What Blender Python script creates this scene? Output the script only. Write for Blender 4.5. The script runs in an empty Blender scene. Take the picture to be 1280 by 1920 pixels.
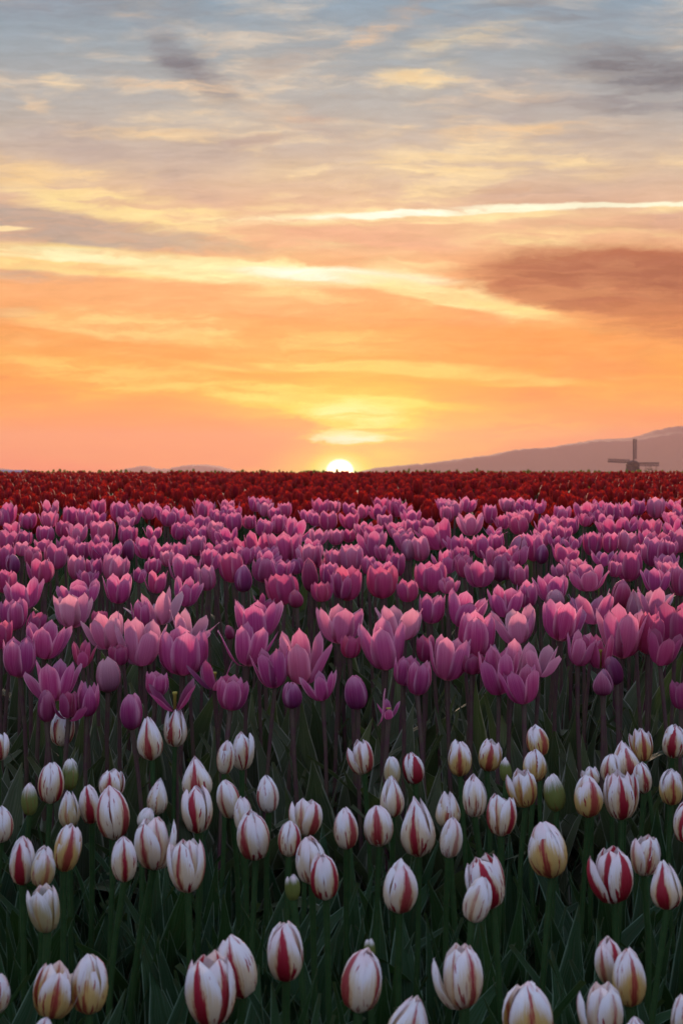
import bpy, math, random
import numpy as np
from mathutils import Matrix, Vector, Euler

random.seed(11)
rng = np.random.default_rng(11)
S = bpy.context.scene
COL = S.collection
R = math.radians
F = 2700.0            # focal length in pixels of the 1280 x 1920 photograph
EYE = 1.0             # eye height above the front bed
HOR = 885.0

# ------------------------------------------------------------------ camera
cam_d = bpy.data.cameras.new('camera')
cam = bpy.data.objects.new('camera', cam_d); COL.objects.link(cam)
cam_d.sensor_width = 36.0
cam_d.lens = 36.0 * F / 1920.0
cam_d.shift_y = -(960.0 - HOR) / 1920.0
cam_d.clip_start = 0.05; cam_d.clip_end = 9000
cam_d.dof.use_dof = True
cam_d.dof.focus_distance = 3.3
cam_d.dof.aperture_fstop = 13
cam.location = (0, 0, EYE)
cam.rotation_euler = (R(90), 0, 0)
S.camera = cam

# ------------------------------------------------------------------ exposure
S.view_settings.view_transform = 'Standard'
S.view_settings.look = 'None'
S.view_settings.exposure = 0.0
S.view_settings.gamma = 1.0
S.view_settings.use_curve_mapping = False
S.cycles.max_bounces = 6
S.cycles.transparent_max_bounces = 4
S.cycles.volume_bounces = 0
S.cycles.sample_clamp_indirect = 6.0

# ------------------------------------------------------------------ sun
SUN_EL = 8.5
sun_d = bpy.data.lights.new('sun', 'SUN')
sun_d.energy = 5.0
sun_d.color = (1.0, 0.70, 0.48)
sun_d.angle = R(4.0)
sun = bpy.data.objects.new('sun', sun_d); COL.objects.link(sun)
sun.rotation_euler = (-R(90 - SUN_EL), 0, 0)
sun.location = (0, 20, 30)

# ------------------------------------------------------------------ node expression helper
def lin(c):
    return tuple(((x / 255) / 12.92 if x / 255 <= 0.04045 else ((x / 255 + 0.055) / 1.055) ** 2.4) for x in c) + (1.0,)

class NT:
    def __init__(self, tree):
        self.t = tree
        self.t.nodes.clear()
    def put(self, sock, v):
        if isinstance(v, bpy.types.NodeSocket): self.t.links.new(v, sock)
        elif v is not None: sock.default_value = v
    def math(self, op, a, b=None, c=None, clamp=False):
        n = self.t.nodes.new('ShaderNodeMath'); n.operation = op; n.use_clamp = clamp
        self.put(n.inputs[0], a)
        if b is not None: self.put(n.inputs[1], b)
        if c is not None: self.put(n.inputs[2], c)
        return n.outputs[0]
    def add(self, a, b): return self.math('ADD', a, b)
    def sub(self, a, b): return self.math('SUBTRACT', a, b)
    def mul(self, a, b): return self.math('MULTIPLY', a, b)
    def mad(self, a, b, c): return self.math('MULTIPLY_ADD', a, b, c)
    def smooth(self, x, a, b, lo=0.0, hi=1.0):
        n = self.t.nodes.new('ShaderNodeMapRange'); n.interpolation_type = 'SMOOTHSTEP'
        self.put(n.inputs['Value'], x); n.inputs['From Min'].default_value = a; n.inputs['From Max'].default_value = b
        n.inputs['To Min'].default_value = lo; n.inputs['To Max'].default_value = hi
        return n.outputs[0]
    def mix(self, f, a, b, mode='MIX'):
        n = self.t.nodes.new('ShaderNodeMix'); n.data_type = 'RGBA'; n.blend_type = mode
        self.put(n.inputs[0], f); self.put(n.inputs[6], a); self.put(n.inputs[7], b)
        return n.outputs[2]
    def comb(self, x, y, z=0.0):
        n = self.t.nodes.new('ShaderNodeCombineXYZ')
        self.put(n.inputs[0], x); self.put(n.inputs[1], y); self.put(n.inputs[2], z)
        return n.outputs[0]
    def sep(self, v):
        n = self.t.nodes.new('ShaderNodeSeparateXYZ'); self.put(n.inputs[0], v)
        return n.outputs
    def noise(self, vec, scale=1.0, detail=4.0, rough=0.55, dims='2D', dist=0.0):
        n = self.t.nodes.new('ShaderNodeTexNoise'); n.noise_dimensions = dims
        self.put(n.inputs['Vector'], vec)
        n.inputs['Scale'].default_value = scale; n.inputs['Detail'].default_value = detail
        n.inputs['Roughness'].default_value = rough; n.inputs['Distortion'].default_value = dist
        return n.outputs['Fac'] if 'Fac' in n.outputs else n.outputs[0], n.outputs['Color']
    def vmul(self, v, s):
        n = self.t.nodes.new('ShaderNodeVectorMath'); n.operation = 'MULTIPLY'
        self.put(n.inputs[0], v); self.put(n.inputs[1], s); return n.outputs[0]
    def vadd(self, v, s):
        n = self.t.nodes.new('ShaderNodeVectorMath'); n.operation = 'ADD'
        self.put(n.inputs[0], v); self.put(n.inputs[1], s); return n.outputs[0]
    def ramp(self, f, stops):
        n = self.t.nodes.new('ShaderNodeValToRGB'); self.put(n.inputs[0], f)
        e = n.color_ramp.elements
        while len(e) > 1: e.remove(e[-1])
        e[0].position, e[0].color = stops[0]
        for p, c in stops[1:]:
            k = e.new(p); k.color = c
        return n.outputs[0]
    def new(self, kind): return self.t.nodes.new(kind)
    def link(self, a, b): self.t.links.new(a, b)

HAZE_DENSITY, HAZE_TOP, HAZE_FAR = 6.3e-4, 40.0, 1500.0
HAZE_GLOW = (1.0, 0.45, 0.34)

# ------------------------------------------------------------------ world: sunset sky
def build_world():
    w = bpy.data.worlds.new('World'); S.world = w; w.use_nodes = True
    n = NT(w.node_tree)
    tc = n.new('ShaderNodeTexCoord')
    x, y, z = n.sep(tc.outputs['Generated'])
    az = n.mul(n.math('ARCTAN2', x, y), 2.7)                       # 1 unit = 1000 photo pixels of arc
    hyp = n.math('SQRT', n.add(n.mul(x, x), n.mul(y, y)))
    el = n.mul(n.math('ARCTAN2', z, n.math('MAXIMUM', y, n.mul(hyp, 0.8))), 2.7)
    P = n.comb(az, el)
    # wind-drawn warp shared by all clouds
    _, wc = n.noise(n.vmul(P, (3.0, 11.0, 1)), 1.0, 4.0, 0.6)
    P1 = n.vadd(P, n.vmul(n.vadd(wc, (-0.5, -0.5, -0.5)), (0.11, 0.032, 0)))
    _, wf = n.noise(n.vmul(P1, (14.0, 60.0, 1)), 1.0, 5.0, 0.65)
    P2 = n.vadd(P1, n.vmul(n.vadd(wf, (-0.5, -0.5, -0.5)), (0.075, 0.020, 0)))

    def E(py): return 2.7 * math.atan((HOR - py) / F)
    PT = n.vadd(P, n.vmul(n.vadd(wc, (-0.5, -0.5, -0.5)), (0.03, 0.012, 0)))
    PT = n.vadd(PT, n.vmul(n.vadd(wf, (-0.5, -0.5, -0.5)), (0.03, 0.010, 0)))
    # clear-air ramp by elevation, towards the sun and away from it
    top = 1.3
    def st(py, c): return (max(0.0, min(1.0, E(py) / top)), lin(c))
    t = n.math('DIVIDE', el, top, clamp=True)
    front = n.ramp(t, [st(885, (255, 158, 78)), st(800, (255, 165, 80)), st(690, (255, 168, 88)), st(590, (252, 170, 104)),
                       st(500, (246, 174, 122)), st(410, (236, 182, 144)), st(320, (216, 184, 160)), st(210, (188, 176, 168)),
                       st(100, (162, 165, 169)), st(0, (146, 160, 174)), (0.95, tuple(x * 1.25 for x in lin((186, 202, 236))[:3]) + (1.0,))])
    def lk(c, k): return tuple(x * k for x in lin(c)[:3]) + (1.0,)
    back = n.ramp(t, [(0.0, lk((84, 84, 112), 1.1)), (0.15, lk((150, 146, 178), 1.5)), (0.5, lk((186, 192, 226), 1.6)), (0.95, lk((186, 202, 236), 1.25))])
    away = n.smooth(n.math('ABSOLUTE', az), 0.9, 5.0)
    col = n.mix(away, front, back)
    # warm centre around the sun's azimuth
    def blob(c, px, py, L, W, ang, rgb, s, p0=0.0, p1=0.75, vec=P2, tex=None):
        nonlocal col
        m = n.new('ShaderNodeMapping'); m.vector_type = 'TEXTURE'
        n.put(m.inputs['Vector'], vec)
        m.inputs['Location'].default_value = (2.7 * math.atan((px - 640) / F), E(py), 0)
        m.inputs['Rotation'].default_value = (0, 0, R(ang))
        m.inputs['Scale'].default_value = (L / 1000, W / 1000, 1)
        g = n.new('ShaderNodeTexGradient'); g.gradient_type = 'SPHERICAL'
        n.link(m.outputs[0], g.inputs[0])
        f = n.smooth(g.outputs['Fac'], p0, p1, 0.0, s)
        if tex is not None: f = n.mul(f, tex)
        col = n.mix(f, col, lin(rgb) if len(rgb) == 3 else rgb)
    # fibrous cirrus, everywhere
    c1, _ = n.noise(n.vmul(P1, (2.6, 13.0, 1)), 1.0, 6.0, 0.62)
    c2, _ = n.noise(n.vadd(n.vmul(P2, (5.0, 38.0, 1)), (7.3, 2.1, 0)), 1.0, 5.0, 0.62)
    c3, _ = n.noise(n.vadd(n.vmul(P1, (1.7, 6.0, 1)), (3.7, 9.1, 0)), 1.0, 5.0, 0.58)
    fib = n.smooth(c2, 0.36, 0.64)
    hi_amt = n.mul(n.smooth(el, 0.02, 0.34), n.smooth(away, 0.0, 0.8, 1.0, 0.35))
    tint = n.ramp(t, [st(880, (255, 196, 112)), st(700, (255, 208, 128)), st(500, (255, 220, 152)), st(320, (255, 220, 168)),
                      st(150, (236, 208, 178)), st(0, (200, 190, 180)), (0.95, lin((184, 184, 192)))])
    shade = n.ramp(t, [st(880, (252, 150, 88)), st(650, (250, 156, 96)), st(500, (232, 160, 124)), st(330, (196, 168, 156)), st(100, (156, 150, 154)), (0.95, lin((134, 142, 158)))])
    sh = n.smooth(c3, 0.46, 0.72, 0.0, 0.75)
    col = n.mix(n.mul(sh, n.add(0.45, n.mul(fib, 0.55))), col, shade)
    hi = n.mul(n.mul(n.smooth(c1, 0.44, 0.70, 0.0, 0.85), n.mad(fib, 0.75, 0.25)), hi_amt)
    col = n.mix(hi, col, tint)

    tex = n.mad(fib, 0.8, 0.2)
    texs = n.mad(fib, 0.45, 0.55)
    texc = n.mad(fib, 0.26, 0.74)
    CR, WH, YE = (255, 224, 160), (255, 247, 214), (255, 218, 112)
    GR, MA = (140, 133, 138), (188, 158, 148)
    for a in (
        # grey and mauve smears of the upper sky
        (0, 345, 120, 130, 48, -38, (132, 124, 130), 1.0, 0.0, 0.8, P2, texs), (0, 400, 165, 70, 36, -20, (150, 138, 140), 0.7, 0, .8, P2, tex),
        (0, 300, 15, 190, 40, -8, (146, 146, 150), 0.6, 0, .8, P2, tex),
        (0, 1190, 135, 200, 62, -10, (130, 122, 126), 1.0, 0, .7, P2, texs), (0, 1230, 200, 190, 36, -4, (150, 140, 142), 0.7, 0, .7, P2, tex),
        (0, 1060, 30, 130, 17, 3, (140, 140, 146), 0.8, 0, .7, P2, tex), (0, 980, 6, 110, 14, 2, (146, 144, 148), 0.7, 0, .7, P2, tex),
        (0, 560, 225, 150, 34, -10, MA, 0.7, 0, .8, P2, tex), (0, 545, 110, 120, 32, 16, (168, 154, 150), 0.7, 0, .8, P2, tex),
        (0, 470, 265, 110, 16, 4, MA, 0.6, 0, .8, P2, tex), (0, 770, 25, 70, 40, 40, (160, 146, 142), 0.6, 0, .8, P2, tex),
        (0, 1180, 330, 170, 34, 4, (206, 170, 148), 0.6, 0, .8, P2, tex), (0, 960, 355, 70, 14, 8, (212, 160, 132), 0.6, 0, .8, P2, tex),
        (0, 60, 430, 330, 52, -5, (178, 158, 148), 0.85, 0, .5, P2, texs), (0, 300, 452, 300, 24, -4, (196, 164, 146), 0.7, 0, .6, P2, texs),
        (0, 680, 440, 280, 46, -2, (238, 172, 138), 0.85, 0, .6, P2, texs), (0, 1080, 420, 190, 22, -4, (214, 166, 132), 0.6, 0, .7, P2, tex),
        (0, 40, 512, 160, 22, -3, (206, 162, 138), 0.7, 0, .7, P2, tex), (0, 20, 590, 90, 14, 2, (226, 164, 124), 0.6, 0, .7, P2, tex),
        # small lit scraps high up
        (0, 98, 153, 52, 20, -6, (236, 208, 172), 0.9, 0, .7, P2, tex), (0, 62, 196, 38, 22, -8, (232, 200, 166), 0.8, 0, .8, P2, tex),
        (0, 320, 160, 190, 15, -3, (234, 200, 166), 0.9, 0, .7, P2, tex), (0, 255, 30, 60, 14, 0, (206, 184, 166), 0.7, 0, .8, P2, tex),
        (0, 260, 253, 170, 17, -2, (240, 204, 160), 0.85, 0, .7, P2, tex), (0, 395, 95, 40, 14, 5, (224, 190, 158), 0.7, 0, .8, P2, tex),
        (0, 500, 205, 100, 16, -4, (236, 196, 158), 0.8, 0, .7, P2, tex), (0, 700, 62, 120, 26, 24, (228, 188, 150), 0.85, 0, .8, P2, tex),
        (0, 860, 72, 180, 28, 12, (222, 200, 168), 0.7, 0, .8, P2, tex), (0, 790, 148, 130, 34, 6, (250, 216, 164), 0.85, 0, .8, P2, tex),
        (0, 940, 180, 230, 12, 2, (226, 196, 168), 0.6, 0, .8, P2, tex), (0, 1010, 240, 260, 20, 3, (238, 198, 154), 0.85, 0, .8, P2, tex),
        (0, 730, 245, 80, 18, 6, (246, 208, 160), 0.7, 0, .8, P2, tex),
        (0, 840, 315, 520, 60, 2, (255, 220, 164), 0.6, 0, .8, P2, tex), (0, 90, 335, 320, 46, -8, (252, 210, 150), 0.8, 0, .8, P2, tex),
        (0, 260, 395, 330, 36, -8, (255, 222, 156), 0.95, 0, .6, P2, tex), (0, 1130, 440, 220, 14, -2, (255, 216, 152), 0.6, 0, .8, P2, tex),
        (0, 15, 433, 50, 6, 1, (255, 222, 168), 1.0, 0, .5, P1, None),
        # the large brown-red cloud
        (0, 1215, 530, 400, 80, -3, (192, 114, 82), 1.0, 0.0, 0.34, P2, texc), (0, 1180, 508, 340, 44, -2, (178, 104, 78), 0.8, 0.0, 0.7, P2, texs),
        (0, 1290, 610, 260, 60, -4, (214, 128, 84), 0.85, 0.0, 0.7, P2, texs),
        # condensation trails and lit bands
        (0, 900, 403, 560, 17, 2.3, (255, 222, 160), 0.8, 0, .45, PT, tex), (0, 860, 396, 500, 7, 2.2, WH, 0.9, 0, .5, PT, tex),
        (0, 560, 410, 260, 14, 2, (255, 232, 178), 0.8, 0, .6, PT, tex),
        (0, 1120, 385, 330, 6, 0.6, WH, 0.9, 0, .5, PT, None), (0, 720, 402, 200, 8, 3.0, (255, 252, 228), 1.0, 0, .6, PT, tex),
        (0, 180, 489, 480, 30, -4.0, (255, 216, 142), 0.95, 0, .30, PT, texs), (0, 180, 479, 420, 15, -3.2, (255, 240, 188), 0.9, 0, .4, PT, tex),
        (0, 480, 510, 330, 28, -3.5, (255, 234, 172), 0.95, 0, .40, PT, texs),
        (0, 640, 516, 260, 18, -3, (255, 250, 222), 1.0, 0, .55, PT, texs), (0, 840, 556, 260, 21, -11, (255, 228, 156), 0.95, 0, .45, PT, texs),
        (0, 800, 530, 170, 34, -14, (255, 232, 170), 0.7, 0, .7, P2, tex), (0, 720, 478, 180, 18, -10, (255, 226, 162), 0.7, 0, .7, P2, tex),
        (0, 960, 580, 150, 15, -10, (255, 214, 136), 0.8, 0, .6, P2, tex),
        # orange lower sky
        (0, 330, 560, 420, 36, -4, (254, 178, 118), 0.8, 0, .6, P2, texs), (0, 190, 612, 260, 30, -6, (255, 206, 130), 0.75, 0, .7, P2, tex),
        (0, 950, 640, 360, 40, -2, (255, 160, 88), 0.85, 0, .6, P2, texs), (0, 600, 640, 360, 34, 0, (255, 204, 120), 0.7, 0, .7, P2, tex),
        (0, 300, 715, 430, 36, -7, (255, 200, 112), 0.85, 0, .5, P2, tex), (0, 560, 745, 260, 32, -5, (255, 216, 120), 0.9, 0, .6, P2, tex),
        (0, 660, 690, 440, 17, -1.5, (255, 216, 124), 0.75, 0, .5, P1, texs), (0, 860, 705, 380, 15, -3, (255, 206, 116), 0.6, 0, .5, P1, texs),
        (0, 250, 655, 420, 13, -8, (252, 164, 92), 0.8, 0, .6, P1, texs), (0, 690, 714, 340, 19, -3, (253, 168, 86), 0.95, 0, .45, P1, texs),
        (0, 820, 762, 300, 17, -2, (255, 176, 84), 0.7, 0, .6, P1, texs),
        (0, 640, 752, 300, 15, -3, (255, 234, 136), 0.95, 0, .6, P1, texs),
        (0, 900, 800, 380, 36, 0, (255, 186, 98), 0.6, 0, .7, P2, tex),
        # glow round the sun and the lit gap in the cloud above it
        (0, 650, 835, 420, 230, 0, (255, 206, 96), 0.75, 0, 1.0, P, None), (0, 655, 800, 210, 115, 0, (255, 230, 120), 0.85, 0, .9, P2, texs),
        (0, 655, 780, 120, 40, 0, (255, 246, 170), 0.85, 0, .9, P2, tex),
        (0, 330, 830, 420, 62, -4, (255, 164, 84), 0.9, 0, .35, P2, None), (0, 545, 803, 110, 30, -6, (255, 172, 84), 0.85, 0, .5, P2, None),
        (0, 800, 836, 190, 16, 1, (255, 184, 84), 0.7, 0, .6, P2, None), (0, 690, 806, 80, 6, 4, (255, 196, 88), 0.7, 0, .6, P1, None),
        (0, 655, 820, 105, 17, -2, (255, 253, 196), 0.95, 0, .9, P2, tex), (0, 650, 824, 60, 8, -1, (255, 255, 226), 0.9, 0, .9, P2, None),
        (0, 637, 882, 170, 84, 0, (255, 214, 96), 0.85, 0, 1.0, P, None), (0, 637, 882, 74, 48, 0, (255, 252, 170), 1.0, 0, .9, P, None),
    ):
        blob(*a)
    c4, _ = n.noise(n.vadd(n.vmul(P2, (11.0, 85.0, 1)), (1.3, 5.1, 0)), 1.0, 4.0, 0.62)
    c5, _ = n.noise(n.vadd(n.vmul(P1, (3.6, 24.0, 1)), (4.1, 8.8, 0)), 1.0, 7.0, 0.70)
    rip = n.add(n.mul(n.sub(c4, 0.5), 0.32), n.mul(n.sub(c5, 0.5), 0.24))
    rip = n.mul(rip, n.smooth(el, 0.03, 0.30, 0.25, 1.0))
    rc = n.comb(n.add(1.0, n.mul(rip, 0.75)), n.add(1.0, rip), n.add(1.0, n.mul(rip, 1.15)))
    col = n.mix(1.0, col, rc, 'MULTIPLY')
    # what the haze between here and the sky takes away and adds
    def hz(py):
        L = min(HAZE_FAR, (HAZE_TOP - EYE) / max(1e-4, math.sin(math.atan((HOR - py) / F))))
        return math.exp(-HAZE_DENSITY * L)
    pys = [885, 800, 750, 700, 640, 560, 460, 340, 200, 0]
    veil = n.ramp(t, [(E(p) / top, tuple((1 - hz(p)) * k for k in HAZE_GLOW) + (1,)) for p in pys] + [(1.0, (0, 0, 0, 1))])
    gain = n.ramp(t, [(E(p) / top, (1 / hz(p),) * 3 + (1,)) for p in pys] + [(1.0, (1, 1, 1, 1))])
    col = n.mix(1.0, n.mix(1.0, col, veil, 'SUBTRACT'), gain, 'MULTIPLY')
    col = n.mix(1.0, col, (0.0, 0.0, 0.0, 1.0), 'LIGHTEN')
    blob(0, 637, 883, 28, 24, 0, (4.0, 3.6, 2.2, 1.0), 1.0, 0.0, 0.18, P)     # the sun's disc
    b1 = n.new('ShaderNodeBackground'); n.put(b1.inputs[0], col); b1.inputs[1].default_value = 1.0
    sky = n.new('ShaderNodeTexSky'); sky.sky_type = 'NISHITA'; sky.sun_disc = False
    sky.sun_elevation = R(SUN_EL); sky.sun_rotation = 0.0
    b2 = n.new('ShaderNodeBackground'); n.link(sky.outputs[0], b2.inputs[0]); b2.inputs[1].default_value = 0.002
    ad = n.new('ShaderNodeAddShader'); n.link(b1.outputs[0], ad.inputs[0]); n.link(b2.outputs[0], ad.inputs[1])
    out = n.new('ShaderNodeOutputWorld'); n.link(ad.outputs[0], out.inputs[0])
    w.cycles.sampling_method = 'MANUAL'
    w.cycles.sample_map_resolution = 512
build_world()

# ------------------------------------------------------------------ materials
def material(name):
    m = bpy.data.materials.new(name); m.use_nodes = True
    return m, NT(m.node_tree)

def finish(n, col, rough=0.5, trans=0.0, tcol=None, spec=0.3, bump=None, bstr=0.3, sheen=0.0, fwd=0.0):
    p = n.new('ShaderNodeBsdfPrincipled')
    n.put(p.inputs['Base Color'], col); n.put(p.inputs['Roughness'], rough)
    p.inputs['Specular IOR Level'].default_value = spec
    if sheen: p.inputs['Sheen Weight'].default_value = sheen
    if bump is not None:
        b = n.new('ShaderNodeBump'); b.inputs['Strength'].default_value = bstr; b.inputs['Distance'].default_value = 0.003
        n.put(b.inputs['Height'], bump); n.link(b.outputs[0], p.inputs['Normal'])
    out = n.new('ShaderNodeOutputMaterial')
    if trans > 0:
        t = n.new('ShaderNodeBsdfTranslucent'); n.put(t.inputs[0], tcol if tcol is not None else col)
        mx = n.new('ShaderNodeMixShader'); mx.inputs[0].default_value = trans
        n.link(p.outputs[0], mx.inputs[1]); n.link(t.outputs[0], mx.inputs[2])
        last = mx.outputs[0]
        if fwd > 0:                                     # thin tissue passes light mostly straight on
            r = n.new('ShaderNodeBsdfRefraction'); r.inputs['IOR'].default_value = 1.02; r.inputs['Roughness'].default_value = 0.62
            n.put(r.inputs['Color'], tcol if tcol is not None else col)
            m2 = n.new('ShaderNodeMixShader'); m2.inputs[0].default_value = fwd
            n.link(last, m2.inputs[1]); n.link(r.outputs[0], m2.inputs[2]); last = m2.outputs[0]
        n.link(last, out.inputs[0])
    else:
        n.link(p.outputs[0], out.inputs[0])

def petal_uv(n):
    """u: -1..1 across the petal, v: 0 at the base, 1 at the tip"""
    uv = n.new('ShaderNodeUVMap')
    x, y, _ = n.sep(uv.outputs[0])
    oi = n.new('ShaderNodeObjectInfo')
    u = n.mad(x, 2.0, -1.0)
    return u, y, oi

def mat_white():
    m, n = material('striped_petal')
    u, v, oi = petal_uv(n)
    rnd = oi.outputs['Random']
    cr, cg, cb = n.sep(oi.outputs['Color'])            # flame strength, yellow, green
    off = n.mul(rnd, 37.0)
    wob, _ = n.noise(n.comb(n.mad(u, 1.3, off), n.mad(v, 1.7, off)), 1.6, 3.0, 0.6)
    fine, _ = n.noise(n.comb(n.mad(u, 12.0, off), n.mul(v, 1.8)), 1.0, 5.0, 0.72)
    # feathering that runs up and outwards from the midrib
    fe, _ = n.noise(n.comb(n.add(n.mul(u, 2.6), off), n.sub(n.mul(v, 1.7), n.mul(n.math('ABSOLUTE', u), 1.6))), 1.3, 3.0, 0.55)
    uu = n.math('ABSOLUTE', n.add(u, n.mul(n.sub(wob, 0.5), 0.34)))
    width = n.mad(n.math('POWER', n.sub(1.0, v), 0.8), 0.24, 0.085)
    width = n.mul(width, n.mad(rnd, 0.9, 0.6))
    width = n.mul(width, n.math('POWER', n.math('MAXIMUM', cr, 0.05), 1.3))
    edge = n.sub(n.add(width, n.mul(n.sub(fine, 0.5), 0.42)), uu)
    flame = n.mul(n.smooth(edge, -0.08, 0.12), n.mad(fine, 0.5, 0.68))
    # side flames low on the petal margin
    low = n.sub(n.sub(n.mul(n.sub(fe, 0.52), 3.2), 0.0), n.mul(v, 0.75))
    side = n.mul(n.smooth(low, -0.02, 0.16), n.smooth(n.math('ABSOLUTE', u), 0.25, 0.5))
    mar = n.mul(n.smooth(n.math('ABSOLUTE', u), 0.86, 0.98), n.smooth(fe, 0.5, 0.62))
    flame = n.math('MULTIPLY', n.math('MAXIMUM', n.math('MAXIMUM', flame, side), n.mul(mar, 0.35)), cr, clamp=True)
    vein, _ = n.noise(n.comb(n.mad(u, 16.0, off), n.mul(v, 1.2)), 1.0, 2.0, 0.5)
    base = n.mix(vein, lin((232, 229, 236)), lin((250, 248, 250)))
    base = n.mix(n.mul(n.smooth(v, 0.55, 1.0), n.mul(rnd, 0.45)), base, lin((244, 196, 200)))
    yel = n.mul(n.smooth(n.sub(n.mad(fine, 0.5, 0.54), n.mad(n.math('ABSOLUTE', u), 0.35, v)), -0.22, 0.14), cg)
    base = n.mix(n.math('MULTIPLY', yel, 0.8, clamp=True), base, lin((206, 168, 78)))
    halo = n.mul(n.smooth(edge, -0.20, 0.0), n.mul(n.smooth(v, 0.85, 0.2), cg))
    base = n.mix(n.mul(halo, 0.75), base, lin((222, 176, 96)))
    grn = n.mul(n.smooth(n.sub(n.mad(fine, 0.5, 0.45), n.mad(n.math('ABSOLUTE', u), -0.1, v)), -0.25, 0.2), cb)
    base = n.mix(grn, base, lin((112, 120, 56)))
    red = n.mix(n.smooth(v, 0.0, 0.9), lin((138, 22, 32)), lin((178, 44, 66)))
    red = n.mix(n.mul(vein, 0.4), red, lin((140, 10, 30)))
    col = n.mix(flame, base, red)
    finish(n, col, 0.5, 0.22, None, 0.25, vein, 0.5)
    return m

def mat_pink():
    m, n = material('pink_petal')
    u, v, oi = petal_uv(n)
    rnd = oi.outputs['Random']
    cr, cg, cb = n.sep(oi.outputs['Color'])            # paleness, redness, darkness
    off = n.mul(rnd, 53.0)
    au = n.math('ABSOLUTE', u)
    vein, _ = n.noise(n.comb(n.mad(u, 11.0, off), n.mul(v, 0.9)), 1.0, 3.0, 0.6)
    big, _ = n.noise(n.comb(n.mad(u, 1.2, off), n.mul(v, 1.4)), 1.4, 2.0, 0.5)
    base = n.mix(n.smooth(v, 0.0, 1.0), lin((124, 26, 94)), lin((188, 74, 144)))
    base = n.mix(n.mul(n.smooth(vein, 0.4, 0.7), 0.30), base, lin((222, 140, 184)))
    base = n.mix(n.mul(n.smooth(big, 0.4, 0.7), 0.4), base, lin((160, 66, 136)))
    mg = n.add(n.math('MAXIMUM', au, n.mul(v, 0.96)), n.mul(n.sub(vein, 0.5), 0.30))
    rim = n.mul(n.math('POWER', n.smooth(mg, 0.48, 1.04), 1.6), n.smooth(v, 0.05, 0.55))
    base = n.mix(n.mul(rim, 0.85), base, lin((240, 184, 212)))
    rib = n.mul(n.smooth(au, 0.09, 0.0), n.smooth(v, 0.98, 0.5))
    base = n.mix(n.mul(rib, 0.35), base, lin((146, 50, 112)))
    base = n.mix(n.mul(n.smooth(v, 0.16, 0.0), 0.6), base, lin((200, 160, 140)))
    base = n.mix(n.mul(cr, n.mad(v, 0.55, 0.1)), base, lin((240, 206, 206)))
    base = n.mix(n.mul(cg, 0.6), base, lin((192, 58, 100)))
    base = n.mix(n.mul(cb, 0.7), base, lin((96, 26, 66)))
    hsv = n.new('ShaderNodeHueSaturation')
    n.put(hsv.inputs['Hue'], n.mad(rnd, 0.04, 0.490)); n.put(hsv.inputs['Value'], n.mad(rnd, 0.44, 0.74))
    n.put(hsv.inputs['Color'], base)
    col = hsv.outputs[0]
    tc = n.mix(0.40, col, lin((240, 84, 140)))
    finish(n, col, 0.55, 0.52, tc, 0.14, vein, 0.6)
    return m

def mat_red():
    m, n = material('red_petal')
    u, v, oi = petal_uv(n)
    g = n.new('ShaderNodeNewGeometry')
    ri = n.math('FRACT', n.add(g.outputs['Random Per Island'], oi.outputs['Random']))
    base = n.mix(n.smooth(v, 0.0, 0.9), lin((92, 12, 10)), lin((152, 22, 18)))
    base = n.mix(ri, base, lin((120, 8, 34)))
    base = n.mix(n.smooth(n.math('ABSOLUTE', u), 0.7, 1.0, 0, 0.5), base, lin((216, 56, 40)))  # lit petal margins painted into the colour as brighter orange-red
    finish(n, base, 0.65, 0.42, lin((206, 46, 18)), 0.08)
    return m

def mat_leaf(name, c0, c1, edge, trans=0.25):
    m, n = material(name)
    u, v, oi = petal_uv(n)
    g = n.new('ShaderNodeNewGeometry')
    ri = n.math('FRACT', n.add(g.outputs['Random Per Island'], oi.outputs['Random']))
    vein, _ = n.noise(n.comb(n.mad(u, 12.0, n.mul(ri, 31.0)), n.mul(v, 1.5)), 1.0, 3.0, 0.6)
    blot, _ = n.noise(n.comb(n.mad(u, 1.0, n.mul(ri, 17.0)), n.mul(v, 5.0)), 1.5, 3.0, 0.6)
    col = n.mix(ri, lin(c0), lin(c1))
    col = n.mix(n.mul(n.smooth(vein, 0.4, 0.7), 0.15), col, lin(edge))
    col = n.mix(n.smooth(n.math('ABSOLUTE', u), 0.84, 1.0, 0, 0.8), col, lin(edge))  # backlit rim of the blade, painted in as a paler margin
    col = n.mix(n.mul(n.smooth(blot, 0.55, 0.75), 0.35), col, lin((58, 52, 30)))
    col = n.mix(n.smooth(v, 0.93, 1.0, 0, 0.5), col, lin((66, 70, 40)))
    finish(n, col, n.mad(vein, 0.2, 0.5), trans, n.mix(0.4, col, lin((70, 110, 30))), 0.14, vein, 0.25)
    return m

def mat_plain(name, c, rough=0.7, noise=0.0, c2=None, scale=8.0, spec=0.2, bump=0.0):
    m, n = material(name)
    col = lin(c)
    nz = None
    if noise:
        tc = n.new('ShaderNodeTexCoord')
        nz, _ = n.noise(tc.outputs['Object'], scale, 6.0, 0.6, '3D')
        col = n.mix(n.mul(n.smooth(nz, 0.3, 0.7), noise), lin(c), lin(c2))
    finish(n, col, rough, 0, None, spec, nz if bump else None, bump)
    return m

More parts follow.
